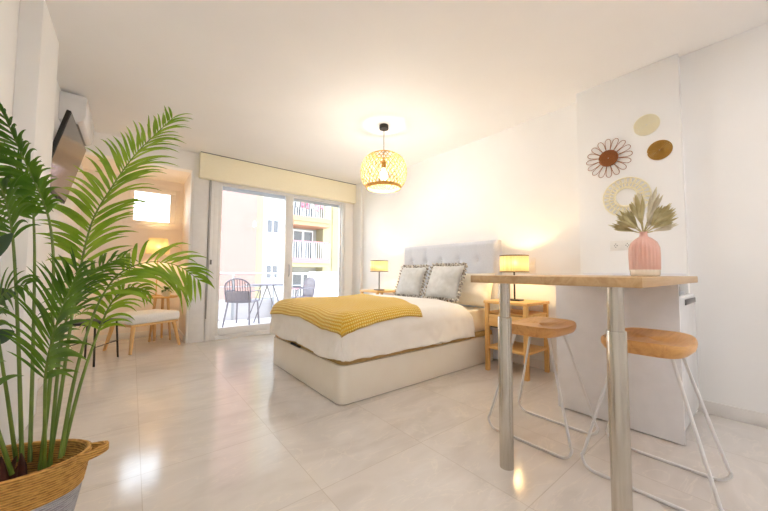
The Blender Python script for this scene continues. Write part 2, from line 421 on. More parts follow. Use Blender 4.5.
# ------------------------------------------------------------------ sliding balcony door
d = thing('door_1', 'white framed sliding glass balcony door behind the bed', 'sliding door', (0, BY, 0)); d['kind'] = 'structure'
f = MB()
f.box(0.86, 1.0, 0.02, 0.13, 0, 2.42); f.box(3.20, 3.25, 0.02, 0.13, 0, 2.42)
f.box(1.0, 3.20, 0.02, 0.13, 2.38, 2.42); f.box(1.0, 3.20, 0.0, 0.13, 0, 0.06)
f.build('frame', M['pvc'], d, bevel=0.004)
f = MB(); f.box(0.865, 0.925, -0.012, 0.02, 0, 2.42); f.box(0.66, 0.84, -0.014, 0.0, 0.0, 2.42)
f.build('architrave', M['pvc'], d, bevel=0.003)
def sash(x0, x1, y, lw, rw, lab):
    m = MB()
    m.box(x0, x0 + lw, y, y + 0.04, 0.06, 2.38); m.box(x1 - rw, x1, y, y + 0.04, 0.06, 2.38)
    m.box(x0 + lw, x1 - rw, y, y + 0.04, 0.06, 0.168); m.box(x0 + lw, x1 - rw, y, y + 0.04, 2.355, 2.38)
    s = m.build('sash', M['pvc'], d, bevel=0.004); s['label'] = lab
    MB().box(x0 + lw, x1 - rw, y + 0.016, y + 0.024, 0.168, 2.355).build('pane', M['glass'], s)
    return s
s1 = sash(0.99, 2.20, 0.03, 0.06, 0.145, 'left sliding sash with wide grey meeting stile')
s2 = sash(2.08, 3.21, 0.08, 0.12, 0.03, 'right sliding sash seen above the bed')
MB().tube([(2.13, 0.022, 0.95), (2.13, 0.0, 0.97), (2.13, 0.0, 1.13), (2.13, 0.022, 1.15)], 0.01).build('handle', M['pvcgrey'], s1)
m = MB()
for k in range(4): m.box(1.0, 3.2, 0.135, 0.15, 2.31 + k * 0.03, 2.337 + k * 0.03)
m.build('shutter', M['pvcgrey'], d)

bl = thing('roller_blind', 'cream roller blind pelmet across the top of the window wall', 'blind', (0, BY, 0))
MB().box(0.715, 3.425, -0.12, -0.016, 2.395, CZ - 0.004).build('pelmet', M['blind'], bl, bevel=0.006)
MB().box(0.72, 3.42, -0.124, -0.012, CZ - 0.012, CZ - 0.001).build('rail', M['greyplastic'], bl)
MB().tube([(0.868, -0.03, 2.40), (0.866, -0.03, 1.2), (0.864, -0.028, 0.33), (0.874, -0.028, 0.33), (0.882, -0.03, 1.2), (0.884, -0.03, 2.40)], 0.0035, 6).build('pull_chain', M['greyplastic'], bl)
MB().box(0.90, 0.925, -0.03, -0.012, 1.13, 1.20).build('chain_holder', M['greyplastic'], bl, bevel=0.003)

w2 = thing('window_2', 'small bright square window high in the warm-lit alcove', 'window', (0, AY, 0)); w2['kind'] = 'structure'
f = MB()
f.box(-0.08, 0.53, -0.02, 0.05, 1.76, 1.82); f.box(-0.08, 0.53, -0.02, 0.05, 2.28, 2.36); f.box(-0.08, -0.01, -0.02, 0.05, 1.82, 2.28); f.box(0.45, 0.53, -0.02, 0.05, 1.82, 2.28)
f.build('frame', M['alcove'], w2, bevel=0.008)
f = MB(); f.box(-0.14, 0.59, -0.014, 0.0, 1.69, 1.76); f.box(-0.14, 0.59, -0.014, 0.0, 2.36, 2.43); f.box(-0.14, -0.08, -0.014, 0, 1.76, 2.36); f.box(0.53, 0.59, -0.014, 0, 1.76, 2.36)
f.build('architrave', M['alcove'], w2, bevel=0.003)
MB().box(-0.01, 0.45, 0.01, 0.018, 1.82, 2.28).build('pane', M['glass'], w2)

# ------------------------------------------------------------------ bed
bed = thing('bed_base', 'white box storage bed base standing on the tiles', 'bed', (0, 0, 0))
def rrect(x0, x1, y0, y1, r, n=6):
    out = []
    for cx, cy, a0, rr in ((x0 + r, y0 + r, pi, r), (x1 - .01, y0 + .01, 1.5 * pi, .01), (x1 - .01, y1 - .01, 0, .01), (x0 + r, y1 - r, .5 * pi, r)):
        for k in range(n + 1):
            a = a0 + k * pi / 2 / n; out.append((cx + rr * cos(a), cy + rr * sin(a)))
    return out
MB().prism(rrect(1.275, 3.355, 2.11, 3.625, 0.075), 0.006, 0.30).build('storage_box', M['bedwhite'], bed, bevel=0.003)
MB().prism(rrect(1.29, 3.355, 2.12, 3.61, 0.07), 0.302, 0.352).build('platform', M['bedtan'], bed, bevel=0.006)
MB().tube([(1.282, 3.06, 0.312), (1.265, 3.04, 0.318), (1.265, 2.88, 0.318), (1.282, 2.86, 0.312)], 0.011).build('lift_strap', M['blackplastic'], bed)
mt = tag(MB().prism(rrect(1.33, 3.352, 2.15, 3.58, 0.09), 0.354, 0.60).build('mattress', M['sheet'], None, bevel=0.05, seg=4), 'mattress in a cream fitted sheet below the duvet', 'mattress')

X0, Y0, Y1, RR = 1.25, 2.085, 3.655, 0.14
def ztop(x, y):
    e = min(sm(0, 0.45, x - (X0 + RR) + 0.05), sm(0, 0.4, y - Y0 - RR + 0.05), sm(0, 0.4, Y1 - RR - y + 0.05))
    return 0.685 + 0.045 * e + 0.018 * nz(x * 2.3, y * 2.3, 1.0) - 0.03 * sm(2.55, 3.0, x)
def drape(px, py, lift=0.0, fold=1.0):
    cx = max(px, X0 + RR); cy = min(max(py, Y0 + RR), Y1 - RR)
    qx, qy = px - cx, py - cy; dm = max(abs(qx), abs(qy)); L = sqrt(qx * qx + qy * qy)
    z = ztop(cx, cy); r = RR + lift
    if dm < 1e-6: return (cx, cy, z + lift)
    ux, uy = qx / L, qy / L; arc = RR * pi / 2
    if dm < arc: h = r * sin(dm / RR); dr = RR - r * cos(dm / RR)
    else:
        h = r; dr = RR + (dm - arc)
    al_ = px * 1.0 + py * 1.0 if dm > 0 else 0
    amp = fold * 0.022 * sm(0.05, 0.4, dm)
    w = nz(px * 5.5, py * 5.5, 3.0) + 0.5 * nz(px * 13, py * 13, 7.0)
    h += amp * w + (0.015 * sm(0.15, .42, dm))
    return (cx + ux * h, cy + uy * h, z - dr)
HX1 = 2.93
def duv(u, v):
    px = X0 + RR - 0.425 + u * (HX1 - (X0 + RR - 0.425)); by0 = Y0 + RR - 0.43; by1 = Y1 - RR + 0.43
    py = by0 + v * (by1 - by0)
    # uneven hem
    if py < Y0 + RR: py = Y0 + RR + (py - Y0 - RR) * (1 + 0.05 * nz(px * 3, 0.3) - 0.02)
    if px < X0 + RR: px = X0 + RR + (px - X0 - RR) * (1 + 0.05 * nz(py * 3, 5.3) - 0.02)
    x, y, z = drape(px, py)
    t = sm(0.93, 1.0, u)
    z -= 0.05 * t * t
    # slit fold where the foot flap meets the side flap
    if z < 0.345: z = 0.345 + 0.002 * sin(px * 40)
    return (x, y, z)
dv = MB().grid(duv, 110, 120).build('duvet', M['linen'], None, angle=80, solid=0.014)
tag(dv, 'puffy white duvet hanging over the bed sides', 'duvet')

th = MB(); NU, NV = 90, 110
def throw_uv(s, t):
    # s: foot to head, t: near to far
    A = Vector((1.165, 1.985)); B = Vector((2.13, 2.06)); C = Vector((2.35, 3.82)); D = Vector((1.165, 3.88))
    p = (A * (1 - s) + B * s) * (1 - t) + (D * (1 - s) + C * s) * t
    p.y += 0.045 * sin(pi * s) * (1 - t)          # near hem sags inwards
    p.x += 0.055 * sin(pi * min(1, t * 1.1)) * (1 - s) * (1 - 0.4 * t)
    p.x += 0.03 * sin(t * 9) * s + 0.01 * nz(t * 8, s * 8)
    return p
def thr(s, t):
    p = throw_uv(s, t)
    x, y, z = drape(p.x, p.y, 0.020, 1.0)
    return (x, y, z + 0.004 * nz(p.x * 9, p.y * 9, 2.0) + 0.003)
th.grid(thr, NU, NV); th.uv = [(0.95 * i / (NU - 1), 1.75 * j / (NV - 1)) for i in range(NU) for j in range(NV)]
to = th.build('throw_blanket', M['knit'], None, angle=80, solid=0.010)
tag(to, 'mustard yellow knitted throw spread over the foot of the bed', 'blanket')

# headboard
HBX, HY0, HY1, HZ = 3.36, 2.06, 3.70, 1.425
hb = thing('headboard', 'pale grey upholstered headboard with a row of buttons', 'headboard', (HBX, 2.88, 0))
cols = [2.326 + 0.292 * k for k in range(5)]
def hbf(u, v):
    y = HY0 + u * (HY1 - HY0); z = 0.02 + v * (HZ - 0.02)
    x = 0.0
    for yc in cols:
        for zc in (1.186, 0.86):
            dd = sqrt((y - yc) ** 2 + (z - zc) ** 2); x += 0.022 * math.exp(-(dd / 0.045) ** 2)
        x += 0.004 * math.exp(-((y - yc) / 0.012) ** 2) * (1 if z > 0.5 else 0)
    e = min(y - HY0, HY1 - y, HZ - z); x += 0.03 * (1 - sm(0, 0.05, e)) ** 2
    return (x, y - 2.88, z)
mb = MB().grid(hbf, 120, 90); nv_ = 90
n0 = len(mb.v)
for (i, j) in [(0, 0), (119, 0), (119, 89), (0, 89)]:
    x, y, z = mb.v[i * nv_ + j]; mb.v.append((0.115, y, z))
mb.f += [tuple(i * nv_ for i in range(119, -1, -1)) + (n0, n0 + 1), tuple(119 * nv_ + j for j in range(89, -1, -1)) + (n0 + 1, n0 + 2),
         tuple(i * nv_ + 89 for i in range(120)) + (n0 + 2, n0 + 3), tuple(j for j in range(90)) + (n0 + 3, n0), (n0, n0 + 1, n0 + 2, n0 + 3)]
mb.mi += [0] * 5
mb.build('panel', M['headb'], hb, angle=60)
for yc in cols:
    b = MB().ball((0, 0, 0), 0.016, 6).build('button', M['headb'], hb); b.location = (0.012, yc - 2.88, 1.186); b.scale = (0.5, 1, 1)

def pillow_mesh(w, h, t, seed, n=26):
    mb = MB()
    for sgn in (1, -1):
        def fn(u, v, sgn=sgn):
            a, b = u * 2 - 1, v * 2 - 1
            x = w / 2 * a * (1 - 0.05 * (1 - b * b) * 1.0 + 0.03); y = h / 2 * b * (1 - 0.05 * (1 - a * a) + 0.03)
            k = ((1 - abs(a) ** 2.6) * (1 - abs(b) ** 2.6)); th_ = t / 2 * max(k, 0) ** 0.55
            return (x, sgn * th_ * (1 + 0.25 * nz(a * 1.6 + seed, b * 1.6)) + 0.006 * nz(a * 5, b * 5, seed), y)
        mb.grid(fn, n, n)
    return mb
def cushion(name, label, cat, w, h, t, loc, lean, rz, mat, seed, ruffle=True, group=None):
    o = pillow_mesh(w, h, t, seed).build(name, mat, None, angle=80, merge=True)
    o.matrix_world = Matrix.Translation(loc) @ Matrix.Rotation(rz, 4, 'Z') @ Matrix.Rotation(lean, 4, 'X')
    tag(o, label, cat, group)
    if ruffle:
        N = 220; R = MB(); per = []
        for k in range(N):
            s = 4.0 * k / N; i = int(s); q = (s - i) * 2 - 1
            a, b = [(q, -1), (1, q), (-q, 1), (-1, -q)][i]
            x = w / 2 * a * (1 - 0.05 * (1 - b * b) + 0.03); y = h / 2 * b * (1 - 0.05 * (1 - a * a) + 0.03)
            per.append((x, y, a, b))
        def rf(u, v):
            k = int(round(u * N)) % N; x, y, a, b = per[k]
            nx, ny = (a ** 5, b ** 5); L = sqrt(nx * nx + ny * ny) or 1
            ww = 0.052 * (1 + 0.25 * nz(k * 0.7, seed)); wave = 0.016 * sin(k * 1.15 + seed) + 0.01 * nz(k * 0.9, 4.0)
            o_ = ww * v - 0.012
            return (x + nx / L * o_, wave * v * 1.3, y + ny / L * o_)
        R.grid(rf, N, 4, closed_u=True)
        R.build('ruffle', M['ruffle'], o, angle=80, solid=0.004)
    return o
cushion('cushion', 'grey square cushion with a ruffled edge, nearer the window', 'cushion', 0.47, 0.41, 0.17, (3.09, 3.235, 0.905), radians(-20), radians(-90), M['cush'], 1.0, group='ruffled grey cushions')
cushion('cushion', 'grey square cushion with a ruffled edge, overlapping the white pillow', 'cushion', 0.46, 0.42, 0.18, (3.00, 2.55, 0.918), radians(-24), radians(-86), M['cush'], 5.0, group='ruffled grey cushions')
cushion('pillow', 'plain cream white pillow leaning on headboard beside the glowing lamp', 'pillow', 0.66, 0.40, 0.20, (3.22, 2.36, 0.83), radians(-16), radians(-90), M['sheet'], 9.0, False)

# ------------------------------------------------------------------ nightstands and lamps
def nightstand(label, loc):
    t = thing('nightstand', label, 'nightstand', loc, 0, 'pine nightstands')
    for sx in (-1, 1):
        for sy in (-1, 1):
            MB().box(sx * 0.212 - 0.02, sx * 0.212 + 0.02, sy * 0.212 - 0.02, sy * 0.212 + 0.02, 0, 0.706).build('leg', M['pine'], t, bevel=0.003)
    MB().box(-0.24, 0.24, -0.24, 0.24, 0.706, 0.735).build('top', M['piney'], t, bevel=0.004)
    MB().box(-0.19, 0.23, -0.228, 0.228, 0.598, 0.616).build('shelf', M['piney'], t, bevel=0.002)
    c = MB().box(-0.19, 0.222, -0.222, 0.222, 0.455, 0.475).box(-0.19, 0.222, -0.222, -0.206, 0.475, 0.597).box(-0.19, 0.222, 0.206, 0.222, 0.475, 0.597).box(0.206, 0.222, -0.206, 0.206, 0.475, 0.597)
    c.build('carcass', M['piney'], t, bevel=0.002)
    dr = MB().box(-0.226, -0.206, -0.188, 0.188, 0.47, 0.594).build('drawer', M['piney'], t, bevel=0.003)
    MB().box(-0.2, 0.1, -0.185, 0.185, 0.452, 0.466).build('finger_slot', M['blackplastic'], dr)
    MB().box(-0.222, 0.222, -0.222, 0.222, 0.232, 0.256).build('lower_shelf', M['piney'], t, bevel=0.003)
    return t
ns1 = nightstand('pine nightstand with drawer standing between bed and bar table', (3.20, 1.735, 0))
ns2 = copy_tree(ns1); ns2.location = (3.20, 4.09, 0); ns2['label'] = 'pine nightstand on the far side of the bed near the window'

def table_lamp(label, loc, group='rattan bedside lamps'):
    t = thing('table_lamp', label, 'lamp', loc, 0, group)
    MB().box(-0.055, 0.055, -0.075, 0.075, 0, 0.016).build('base', M['black'], t, bevel=0.003)
    MB().tube([(0, 0, 0.014), (0, 0, 0.33)], 0.009, 12).build('stem', M['black'], t)
    sh = MB().lathe([(0.142, 0.305), (0.142, 0.478)], 48, cap0=False, cap1=False).build('lamp_shade', M['rattan'], t, solid=0.003)
    for z in (0.305, 0.478):
        MB().tube([(0.144 * cos(2 * pi * k / 40), 0.144 * sin(2 * pi * k / 40), z) for k in range(40)], 0.005, 6, closed=True).build('rim', M['black'], sh)
    sp = MB()
    for a in range(3): sp.tube([(0, 0, 0.318), (0.142 * cos(a * 2.094), 0.142 * sin(a * 2.094), 0.308)], 0.003, 5)
    sp.build('spider', M['black'], sh)
    MB().lathe([(0.016, 0.33), (0.016, 0.355)], 12).build('lamp_holder', M['black'], t)
    MB().ball((0, 0, 0.392), 0.030, 8).build('bulb', M['bulb_small'], t)
    return t
tl1 = table_lamp('glowing rattan drum lamp on the nightstand beside the bar table', (3.19, 1.745, 0.735))
tl2 = copy_tree(tl1); tl2.location = (3.14, 4.03, 0.735); tl2['label'] = 'glowing rattan drum lamp on the far nightstand near window'

# ------------------------------------------------------------------ pendant
PX, PY = 2.27, 2.84
pd = thing('pendant_lamp', 'round open bamboo lattice pendant lamp hanging over the bed', 'pendant lamp', (PX, PY, 0))
MB().lathe([(0.052, 2.722), (0.055, 2.728), (0.054, CZ)], 32).build('canopy', M['black'], pd, angle=30)
MB().tube([(0, 0, 2.72), (0, 0, 2.34)], 0.004, 8).build('cord', M['black'], pd)
MB().lathe([(0.012, 2.34), (0.024, 2.33), (0.024, 2.25), (0.02, 2.245)], 16).build('lamp_holder', M['ochre'], pd)
MB().lathe([(0.004, 2.118), (0.022, 2.125), (0.034, 2.15), (0.034, 2.175), (0.02, 2.22), (0.014, 2.25)], 16).build('bulb', M['bulb'], pd)
ZB, ZT = 2.02, 2.42
def prof(t):   # t 0 bottom .. 1 top
    a = -0.93 + t * (0.93 + 1.30)
    z = ZB + (ZT - ZB) * (sin(a) - sin(-0.93)) / (sin(1.30) - sin(-0.93))
    r = 0.272 * max(cos(a), 0.02) ** 0.62
    return r, z
lat = MB()
NS = 32
for sgn in (1, -1):
    for k in range(NS):
        pts = []
        for i in range(23):
            t = i / 22; r, z = prof(t); a = 2 * pi * k / NS + sgn * t * 1.25
            pts.append((r * cos(a), r * sin(a), z))
        # flat ribbon with a little thickness
        n0 = len(lat.v)
        for i, p in enumerate(pts):
            q = Vector(pts[min(i + 1, 22)]) - Vector(pts[max(i - 1, 0)]); q.normalize()
            P = Vector(p); out_ = Vector((P.x, P.y, (P.z - 2.2) * 0.8)).normalized(); sd = q.cross(out_).normalized()
            w_ = 0.0038
            off = 0.0012 * sgn
            for (a_, b_) in ((-w_, off), (w_, off)):
                lat.v.append(tuple(P + sd * a_ + out_ * b_))
        for i in range(22):
            lat.f.append((n0 + 2 * i, n0 + 2 * i + 1, n0 + 2 * i + 3, n0 + 2 * i + 2)); lat.mi.append(0)
sh = lat.build('lamp_shade', M['bamboo'], pd, angle=80, solid=0.002)
r0, z0 = prof(0); r1, z1 = prof(1)
MB().lathe([(r0 + .003, z0 - 0.012), (r0 + 0.007, z0 + 0.02), (r0 - 0.003, z0 + 0.02), (r0 - 0.006, z0 - 0.012), (r0 + .003, z0 - 0.012)], 48, cap0=False, cap1=False).build('rim', M['bamboo'], sh)
cm = MB().lathe([(r1 + .004, z1 - 0.006), (r1 + .004, z1 + 0.006), (r1 - .004, z1 + 0.006), (r1 - .004, z1 - 0.006), (r1 + .004, z1 - 0.006)], 32, cap0=False, cap1=False)
for k in range(3): cm.tube([(0, 0, z1), (r1 * cos(k * 2.094), r1 * sin(k * 2.094), z1)], 0.003, 6)
cm.build('collar', M['bamboo'], sh)

# ------------------------------------------------------------------ bar table and stools
tb = thing('bar_table', 'oak topped bar table on two steel column legs', 'table', (0, 0, 0))
MB().box(1.365, 2.60, 0.285, 0.985, 0.980, 1.016).build('table_top', M['oak'], tb, bevel=0.002)
for y in (0.932, 0.426):
    lg = MB().lathe([(0.036, 0.0), (0.036, 0.785), (0.034, 0.79)], 32, (1.595, y, 0)).build('leg', M['steel'], tb, angle=40)
    MB().lathe([(0.0295, 0.79), (0.0295, 0.972)], 32, (1.595, y, 0)).build('upper_tube', M['steel'], lg)
    MB().lathe([(0.05, 0.972), (0.05, 0.98)], 24, (1.595, y, 0)).build('mounting_plate', M['steel'], lg)

def stool(label, loc):
    t = thing('bar_stool', label, 'stool', loc, 0, 'wooden bar stools')
    def outline(k, n=72):
        a = 2 * pi * k / n; c, s = cos(a), sin(a)
        x = 0.242 * abs(c) ** (2 / 6.0) * (1 if c > 0 else -1); y = abs(s) ** (2 / 6.0) * (1 if s > 0 else -1)
        return (x * (1 + 0.05 * (1 - y * y)), y * (0.152 + 0.026 * (1 - (x / 0.242) ** 2)))
    mb = MB(); n = 72; rings = [(0.80, -0.053), (0.93, -0.05), (0.985, -0.036), (1.0, -0.02), (0.99, -0.006), (0.965, 0.0), (0.9, -0.002), (0.75, -0.006), (0.5, -0.009), (0.25, -0.01), (0.02, -0.01)]
    for sc, z in rings:
        for k in range(n):
            x, y = outline(k); saddle = 0.016 * (x / 0.25) ** 2 - 0.004
            mb.v.append((x * sc, y * sc, 0.70 + z + (saddle if z > -0.04 else 0) * (1 if sc < 1.01 else 0)))
    for i in range(len(rings) - 1):
        for k in range(n):
            mb.f.append((i * n + k, i * n + (k + 1) % n, (i + 1) * n + (k + 1) % n, (i + 1) * n + k)); mb.mi.append(0)
    mb.f.append(tuple(range(n - 1, -1, -1))); mb.f.append(tuple(range((len(rings) - 1) * n, len(rings) * n))); mb.mi += [0, 0]
    mb.build('seat', M['acacia'], t, angle=50)
    for sx in (-1, 1):
        xt, xb = sx * 0.105, sx * 0.208
        def pt(y, z): return (xb + (xt - xb) * z / 0.65, y, z)
        zr = 0.009
        pts = []
        yb, yt = 0.246, 0.108
        pts.append(pt(-0.04, 0.648)); pts.append(pt(-yt + 0.02, 0.648)); pts.append(pt(-yt, 0.63))
        pts.append(pt(-yb - 0.004, 0.075))
        for a in range(0, 91, 15):
            aa = radians(a); pts.append(pt(-yb + 0.05 - 0.06 * cos(aa), zr + 0.06 - 0.06 * sin(aa)))
        for a in range(90, -1, -15):
            aa = radians(a); pts.append(pt(yb - 0.05 + 0.06 * cos(aa), zr + 0.06 - 0.06 * sin(aa)))
        pts.append(pt(yb + 0.004, 0.075)); pts.append(pt(yt, 0.63)); pts.append(pt(yt - 0.02, 0.648)); pts.append(pt(0.04, 0.648))
        lf = MB().tube(pts, 0.0075, 10).build('leg_frame', M['whitemetal'], t, angle=60)
        for sy in (-1, 1):
            g = MB().tube([pt(sy * 0.165 - 0.014, zr), pt(sy * 0.165 + 0.014, zr)], 0.0088, 10).build('foot_glide', M['whitemetal'], lf)
    return t
st1 = stool('wooden saddle bar stool partly behind the farther steel table leg', (2.105, 0.985, 0))
st2 = copy_tree(st1); st2.location = (2.105, 0.425, 0); st2['label'] = 'wooden saddle bar stool nearest the fridge and right wall'

# ------------------------------------------------------------------ counter and fridge
ct = thing('kitchen_counter', 'white counter with plain back panel behind the bar stools', 'counter', (0, 0, 0))
MB().box(2.605, 2.625, 0.372, 1.085, 0.008, 0.978).build('back_panel', M['whitelam'], ct, bevel=0.001)
MB().box(2.63, 3.296, 1.065, 1.085, 0.0, 0.978).build('side_panel', M['whitelam'], ct, bevel=0.001)
MB().box(2.605, 3.297, 0.42, 1.10, 0.985, 1.016).build('worktop', M['whitelam'], ct, bevel=0.002)
MB().box(3.285, 3.299, 0.42, 1.12, 1.0165, 1.036).build('upstand', M['whitelam'], ct, bevel=0.001)
fg = thing('fridge', 'small white undercounter fridge beside the right skirting', 'fridge', (2.94, 0.40, 0))
MB().box(-0.29, 0.29, 0.03, 0.56, 0.05, 0.90).build('body', M['fridge'], fg, bevel=0.006)
dr = MB().box(-0.29, 0.29, -0.025, 0.027, 0.07, 0.885).build('door', M['fridge'], fg, bevel=0.012, seg=3)
MB().box(-0.12, 0.27, -0.032, -0.024, 0.825, 0.862).build('handle', M['greyplastic'], dr, bevel=0.003)
MB().box(-0.29, -0.225, -0.02, 0.025, 0.888, 0.95).build('hinge', M['greyplastic'], fg, bevel=0.003)
MB().box(-0.27, 0.27, 0.0, 0.03, 0.012, 0.062).build('plinth', M['fridge'], fg, bevel=0.004)
for sx in (-1, 1):
    MB().lathe([(0.02, 0.0), (0.018, 0.05)], 12, (sx * 0.24, 0.08, 0)).build('foot', M['blackplastic'], fg)
    MB().lathe([(0.02, 0.0), (0.018, 0.05)], 12, (sx * 0.24, 0.5, 0)).build('foot', M['blackplastic'], fg)

# ------------------------------------------------------------------ vase with dried leaves
VX, VY = 2.2, 0.447
vs = thing('vase', 'pink ribbed glass vase standing on the bar table', 'vase', (VX, VY, 1.016))
rib = MB(); n = 96
pr = [(0.058, 0.0), (0.064, 0.006), (0.065, 0.03), (0.066, 0.036), (0.068, 0.12), (0.066, 0.155), (0.056, 0.185), (0.036, 0.206), (0.019, 0.218), (0.016, 0.236), (0.020, 0.244), (0.013, 0.242), (0.011, 0.22)]
def ribl(lo, hi, name, mat, cap0, cap1):
    mb = MB(); rr = pr[lo:hi]
    for r, z in rr:
        for k in range(n):
            a = 2 * pi * k / n; q = r * (1 + (0.03 * sin(k * 2 * pi / 4) if 0.03 < r and z > 0.034 else 0))
            mb.v.append((q * cos(a), q * sin(a), z))
    for i in range(len(rr) - 1):
        for k in range(n): mb.f.append((i * n + k, i * n + (k + 1) % n, (i + 1) * n + (k + 1) % n, (i + 1) * n + k)); mb.mi.append(0)
    if cap0: mb.f.append(tuple(range(n - 1, -1, -1))); mb.mi.append(0)
    return mb.build(name, mat, vs, angle=60)
ribl(0, 4, 'foot_band', M['pinkbase'], True, False); ribl(3, 13, 'body', M['pink'], False, False)

def fan_leaf(L, W, blades, seed):
    """a fan palm leaf in the XZ plane: stalk then pleated blades"""
    mb = MB(); rnd = random.Random(seed)
    stalk = 0.24 * L
    mb.tube([(0, 0, -0.012), (0, 0, stalk)], 0.0025, 6, mi=1)
    for k in range(blades):
        a = (k / (blades - 1) - 0.5) * 2 * W; ln = (L - stalk) * (1 - 0.25 * abs(a) / W) * rnd.uniform(0.85, 1.05)
        hw_ = 0.0062 * L / 0.2; base = Vector((0, 0, stalk)); dv_ = Vector((sin(a), 0, cos(a))); sd = Vector((cos(a), 0, -sin(a)))
        n0 = len(mb.v); q = rnd.uniform(-0.02, 0.03)
        for i in range(7):
            u = i / 6; wv = hw_ * (0.25 + 1.1 * u) * (1 if u < 0.75 else max(0.03, (1 - u) / 0.25)); bend = q * u * u
            c = base + dv_ * ln * u + Vector((0, bend, 0))
            mb.v += [tuple(c - sd * wv), tuple(c + Vector((0, 0.004 * u, 0))), tuple(c + sd * wv)]
        for i in range(6):
            for j in range(2):
                a_ = n0 + i * 3 + j; mb.f.append((a_, a_ + 1, a_ + 4, a_ + 3)); mb.mi.append(0)
    return mb
bq = thing('dried_leaf_bouquet', 'dried fan palm leaves standing in the pink vase', 'dried flowers', (VX, VY, 1.25))
# tilt across the view (a) and toward the room (b), size, spread, mat
for (a, b, L, W, bl_, mt_) in [(-68, -10, 0.17, 0.22, 8, 'dried'), (-50, 8, 0.18, 0.32, 10, 'dried'), (-30, -14, 0.185, 0.36, 10, 'dried'), (-12, 10, 0.23, 0.30, 8, 'dried'), (0, -6, 0.275, 0.16, 5, 'driedpale'),
                               (14, 8, 0.275, 0.16, 5, 'driedpale'), (30, -14, 0.19, 0.26, 8, 'driedpale'), (38, 12, 0.205, 0.40, 12, 'dried'), (56, 4, 0.19, 0.26, 9, 'dried'), (74, -6, 0.19, 0.14, 5, 'driedpale')]:
    o = fan_leaf(L, W, bl_, int(a * 3 + b)).build('leaf', [M[mt_], M['dried']], bq, angle=80, solid=0.0012)
    o.matrix_local = Matrix.Rotation(radians(-58), 4, 'Z') @ Matrix.Rotation(radians(a), 4, 'Y') @ Matrix.Rotation(radians(b), 4, 'X')

# ------------------------------------------------------------------ wall decorations (pillar face x = 3.30)
FX = 3.30
def disc(name, label, r, y, z, mat, rings=9):
    t = thing(name, label, 'wall decoration', (FX, y, z), 0, 'woven wall decorations')
    mb = MB(); mb.tube([(-0.008, r * k / rings * cos(a), r * k / rings * sin(a)) for k in range(1, rings + 1) for a in [2 * pi * j / 36 for j in range(36)]], 0.5 * r / rings, 6)
    mb.v = [(min(x, -0.0005), y_, z_) for x, y_, z_ in mb.v]
    mb.build('coil', mat, t, angle=80)
    return t
disc('wall_disc', 'small pale straw disc, topmost of the wall decorations', 0.083, 0.622, 2.266, M['strawpale'])
disc('wall_disc', 'small ochre brown woven disc right of the wire flower', 0.076, 0.546, 2.03, M['ochre'])
fl = thing('wall_flower', 'rattan flower decoration with brown centre and wire petals', 'wall decoration', (FX, 0.895, 2.06), 0, 'woven wall decorations')
mb = MB(); mb.tube([(-0.012, 0.07 * k / 8 * cos(a), 0.07 * k / 8 * sin(a)) for k in range(1, 9) for a in [2 * pi * j / 36 for j in range(36)]], 0.0052, 6)
mb.build('centre', M['brownrattan'], fl, angle=80)
for k in range(16):
    a0 = 2 * pi * k / 16; pts = []
    for i in range(17):
        u = i / 16; s_ = sin(pi * u); r_ = 0.066 + 0.108 * (s_ ** 0.75); w_ = 0.030 * sin(2 * pi * u) * -1 * (0.35 + 0.65 * s_)
        w_ = 0.031 * cos(pi * u) * (0.42 + 0.75 * s_)
        pts.append((-0.008, r_ * cos(a0) - w_ * sin(a0), r_ * sin(a0) + w_ * cos(a0)))
    MB().tube(pts, 0.0023, 6).build('petal', M['brownrattan'], fl)
rg = thing('wall_ring', 'pale straw openwork ring hanging behind the dried leaves', 'wall decoration', (FX, 0.777, 1.688), 0, 'woven wall decorations')
mb = MB()
for r_, t_ in ((0.078, 0.006), (0.086, 0.005), (0.168, 0.0045), (0.122, 0.004)):
    mb.tube([(-0.009, r_ * cos(2 * pi * j / 60), r_ * sin(2 * pi * j / 60)) for j in range(60)], t_, 6, closed=True)
mb.build('hoop', M['strawpale'], rg)
mb = MB()
for k in range(26):
    a0 = 2 * pi * k / 26
    mb.tube([(-0.009, (0.127 + 0.040 * cos(b)) * cos(a0 + 0.17 * sin(b)), (0.127 + 0.040 * cos(b)) * sin(a0 + 0.17 * sin(b))) for b in [2 * pi * i / 14 for i in range(14)]], 0.0042, 5, closed=True)
mb.build('loop_band', M['strawpale'], rg)
sk = thing('wall_socket', 'white double power socket on the pillar above the bar table', 'socket', (FX, 0.82, 1.272))
MB().box(-0.009, -0.0005, -0.085, 0.085, -0.043, 0.043).build('plate', M['socket'], sk, bevel=0.003)
for sy in (-1, 1):
    fc = MB().lathe([(0.0205, 0), (0.0205, 0.004), (0.017, 0.004), (0.017, 0.001)], 24).build('outlet', M['socket'], sk)
    fc.matrix_local = Matrix.Translation((-0.009, sy * 0.041, 0)) @ Matrix.Rotation(radians(-90), 4, 'Y')
    pn = MB()
    for q in (-1, 1): pn.lathe([(0.0035, 0), (0.0035, 0.0035)], 10, (0, q * 0.0095, 0))
    pn.box(-0.017, -0.012, -0.003, 0.003, 0, 0.0042); pn.box(0.012, 0.017, -0.003, 0.003, 0, 0.0042)
    p_ = pn.build('pin_hole', M['blackplastic'], fc)
sw = thing('light_switch', 'tall white switch plate on the wall right of the lamp', 'switch', (3.48, 1.69, 1.12))
MB().box(-0.009, -0.0005, -0.042, 0.042, -0.085, 0.085).build('plate', M['socket'], sw, bevel=0.003)
MB().box(-0.013, -0.009, -0.03, 0.03, 0.005, 0.07).build('rocker', M['socket'], sw, bevel=0.002)
MB().box(-0.012, -0.009, -0.03, 0.03, -0.07, -0.006).build('rocker', M['socket'], sw, bevel=0.002)

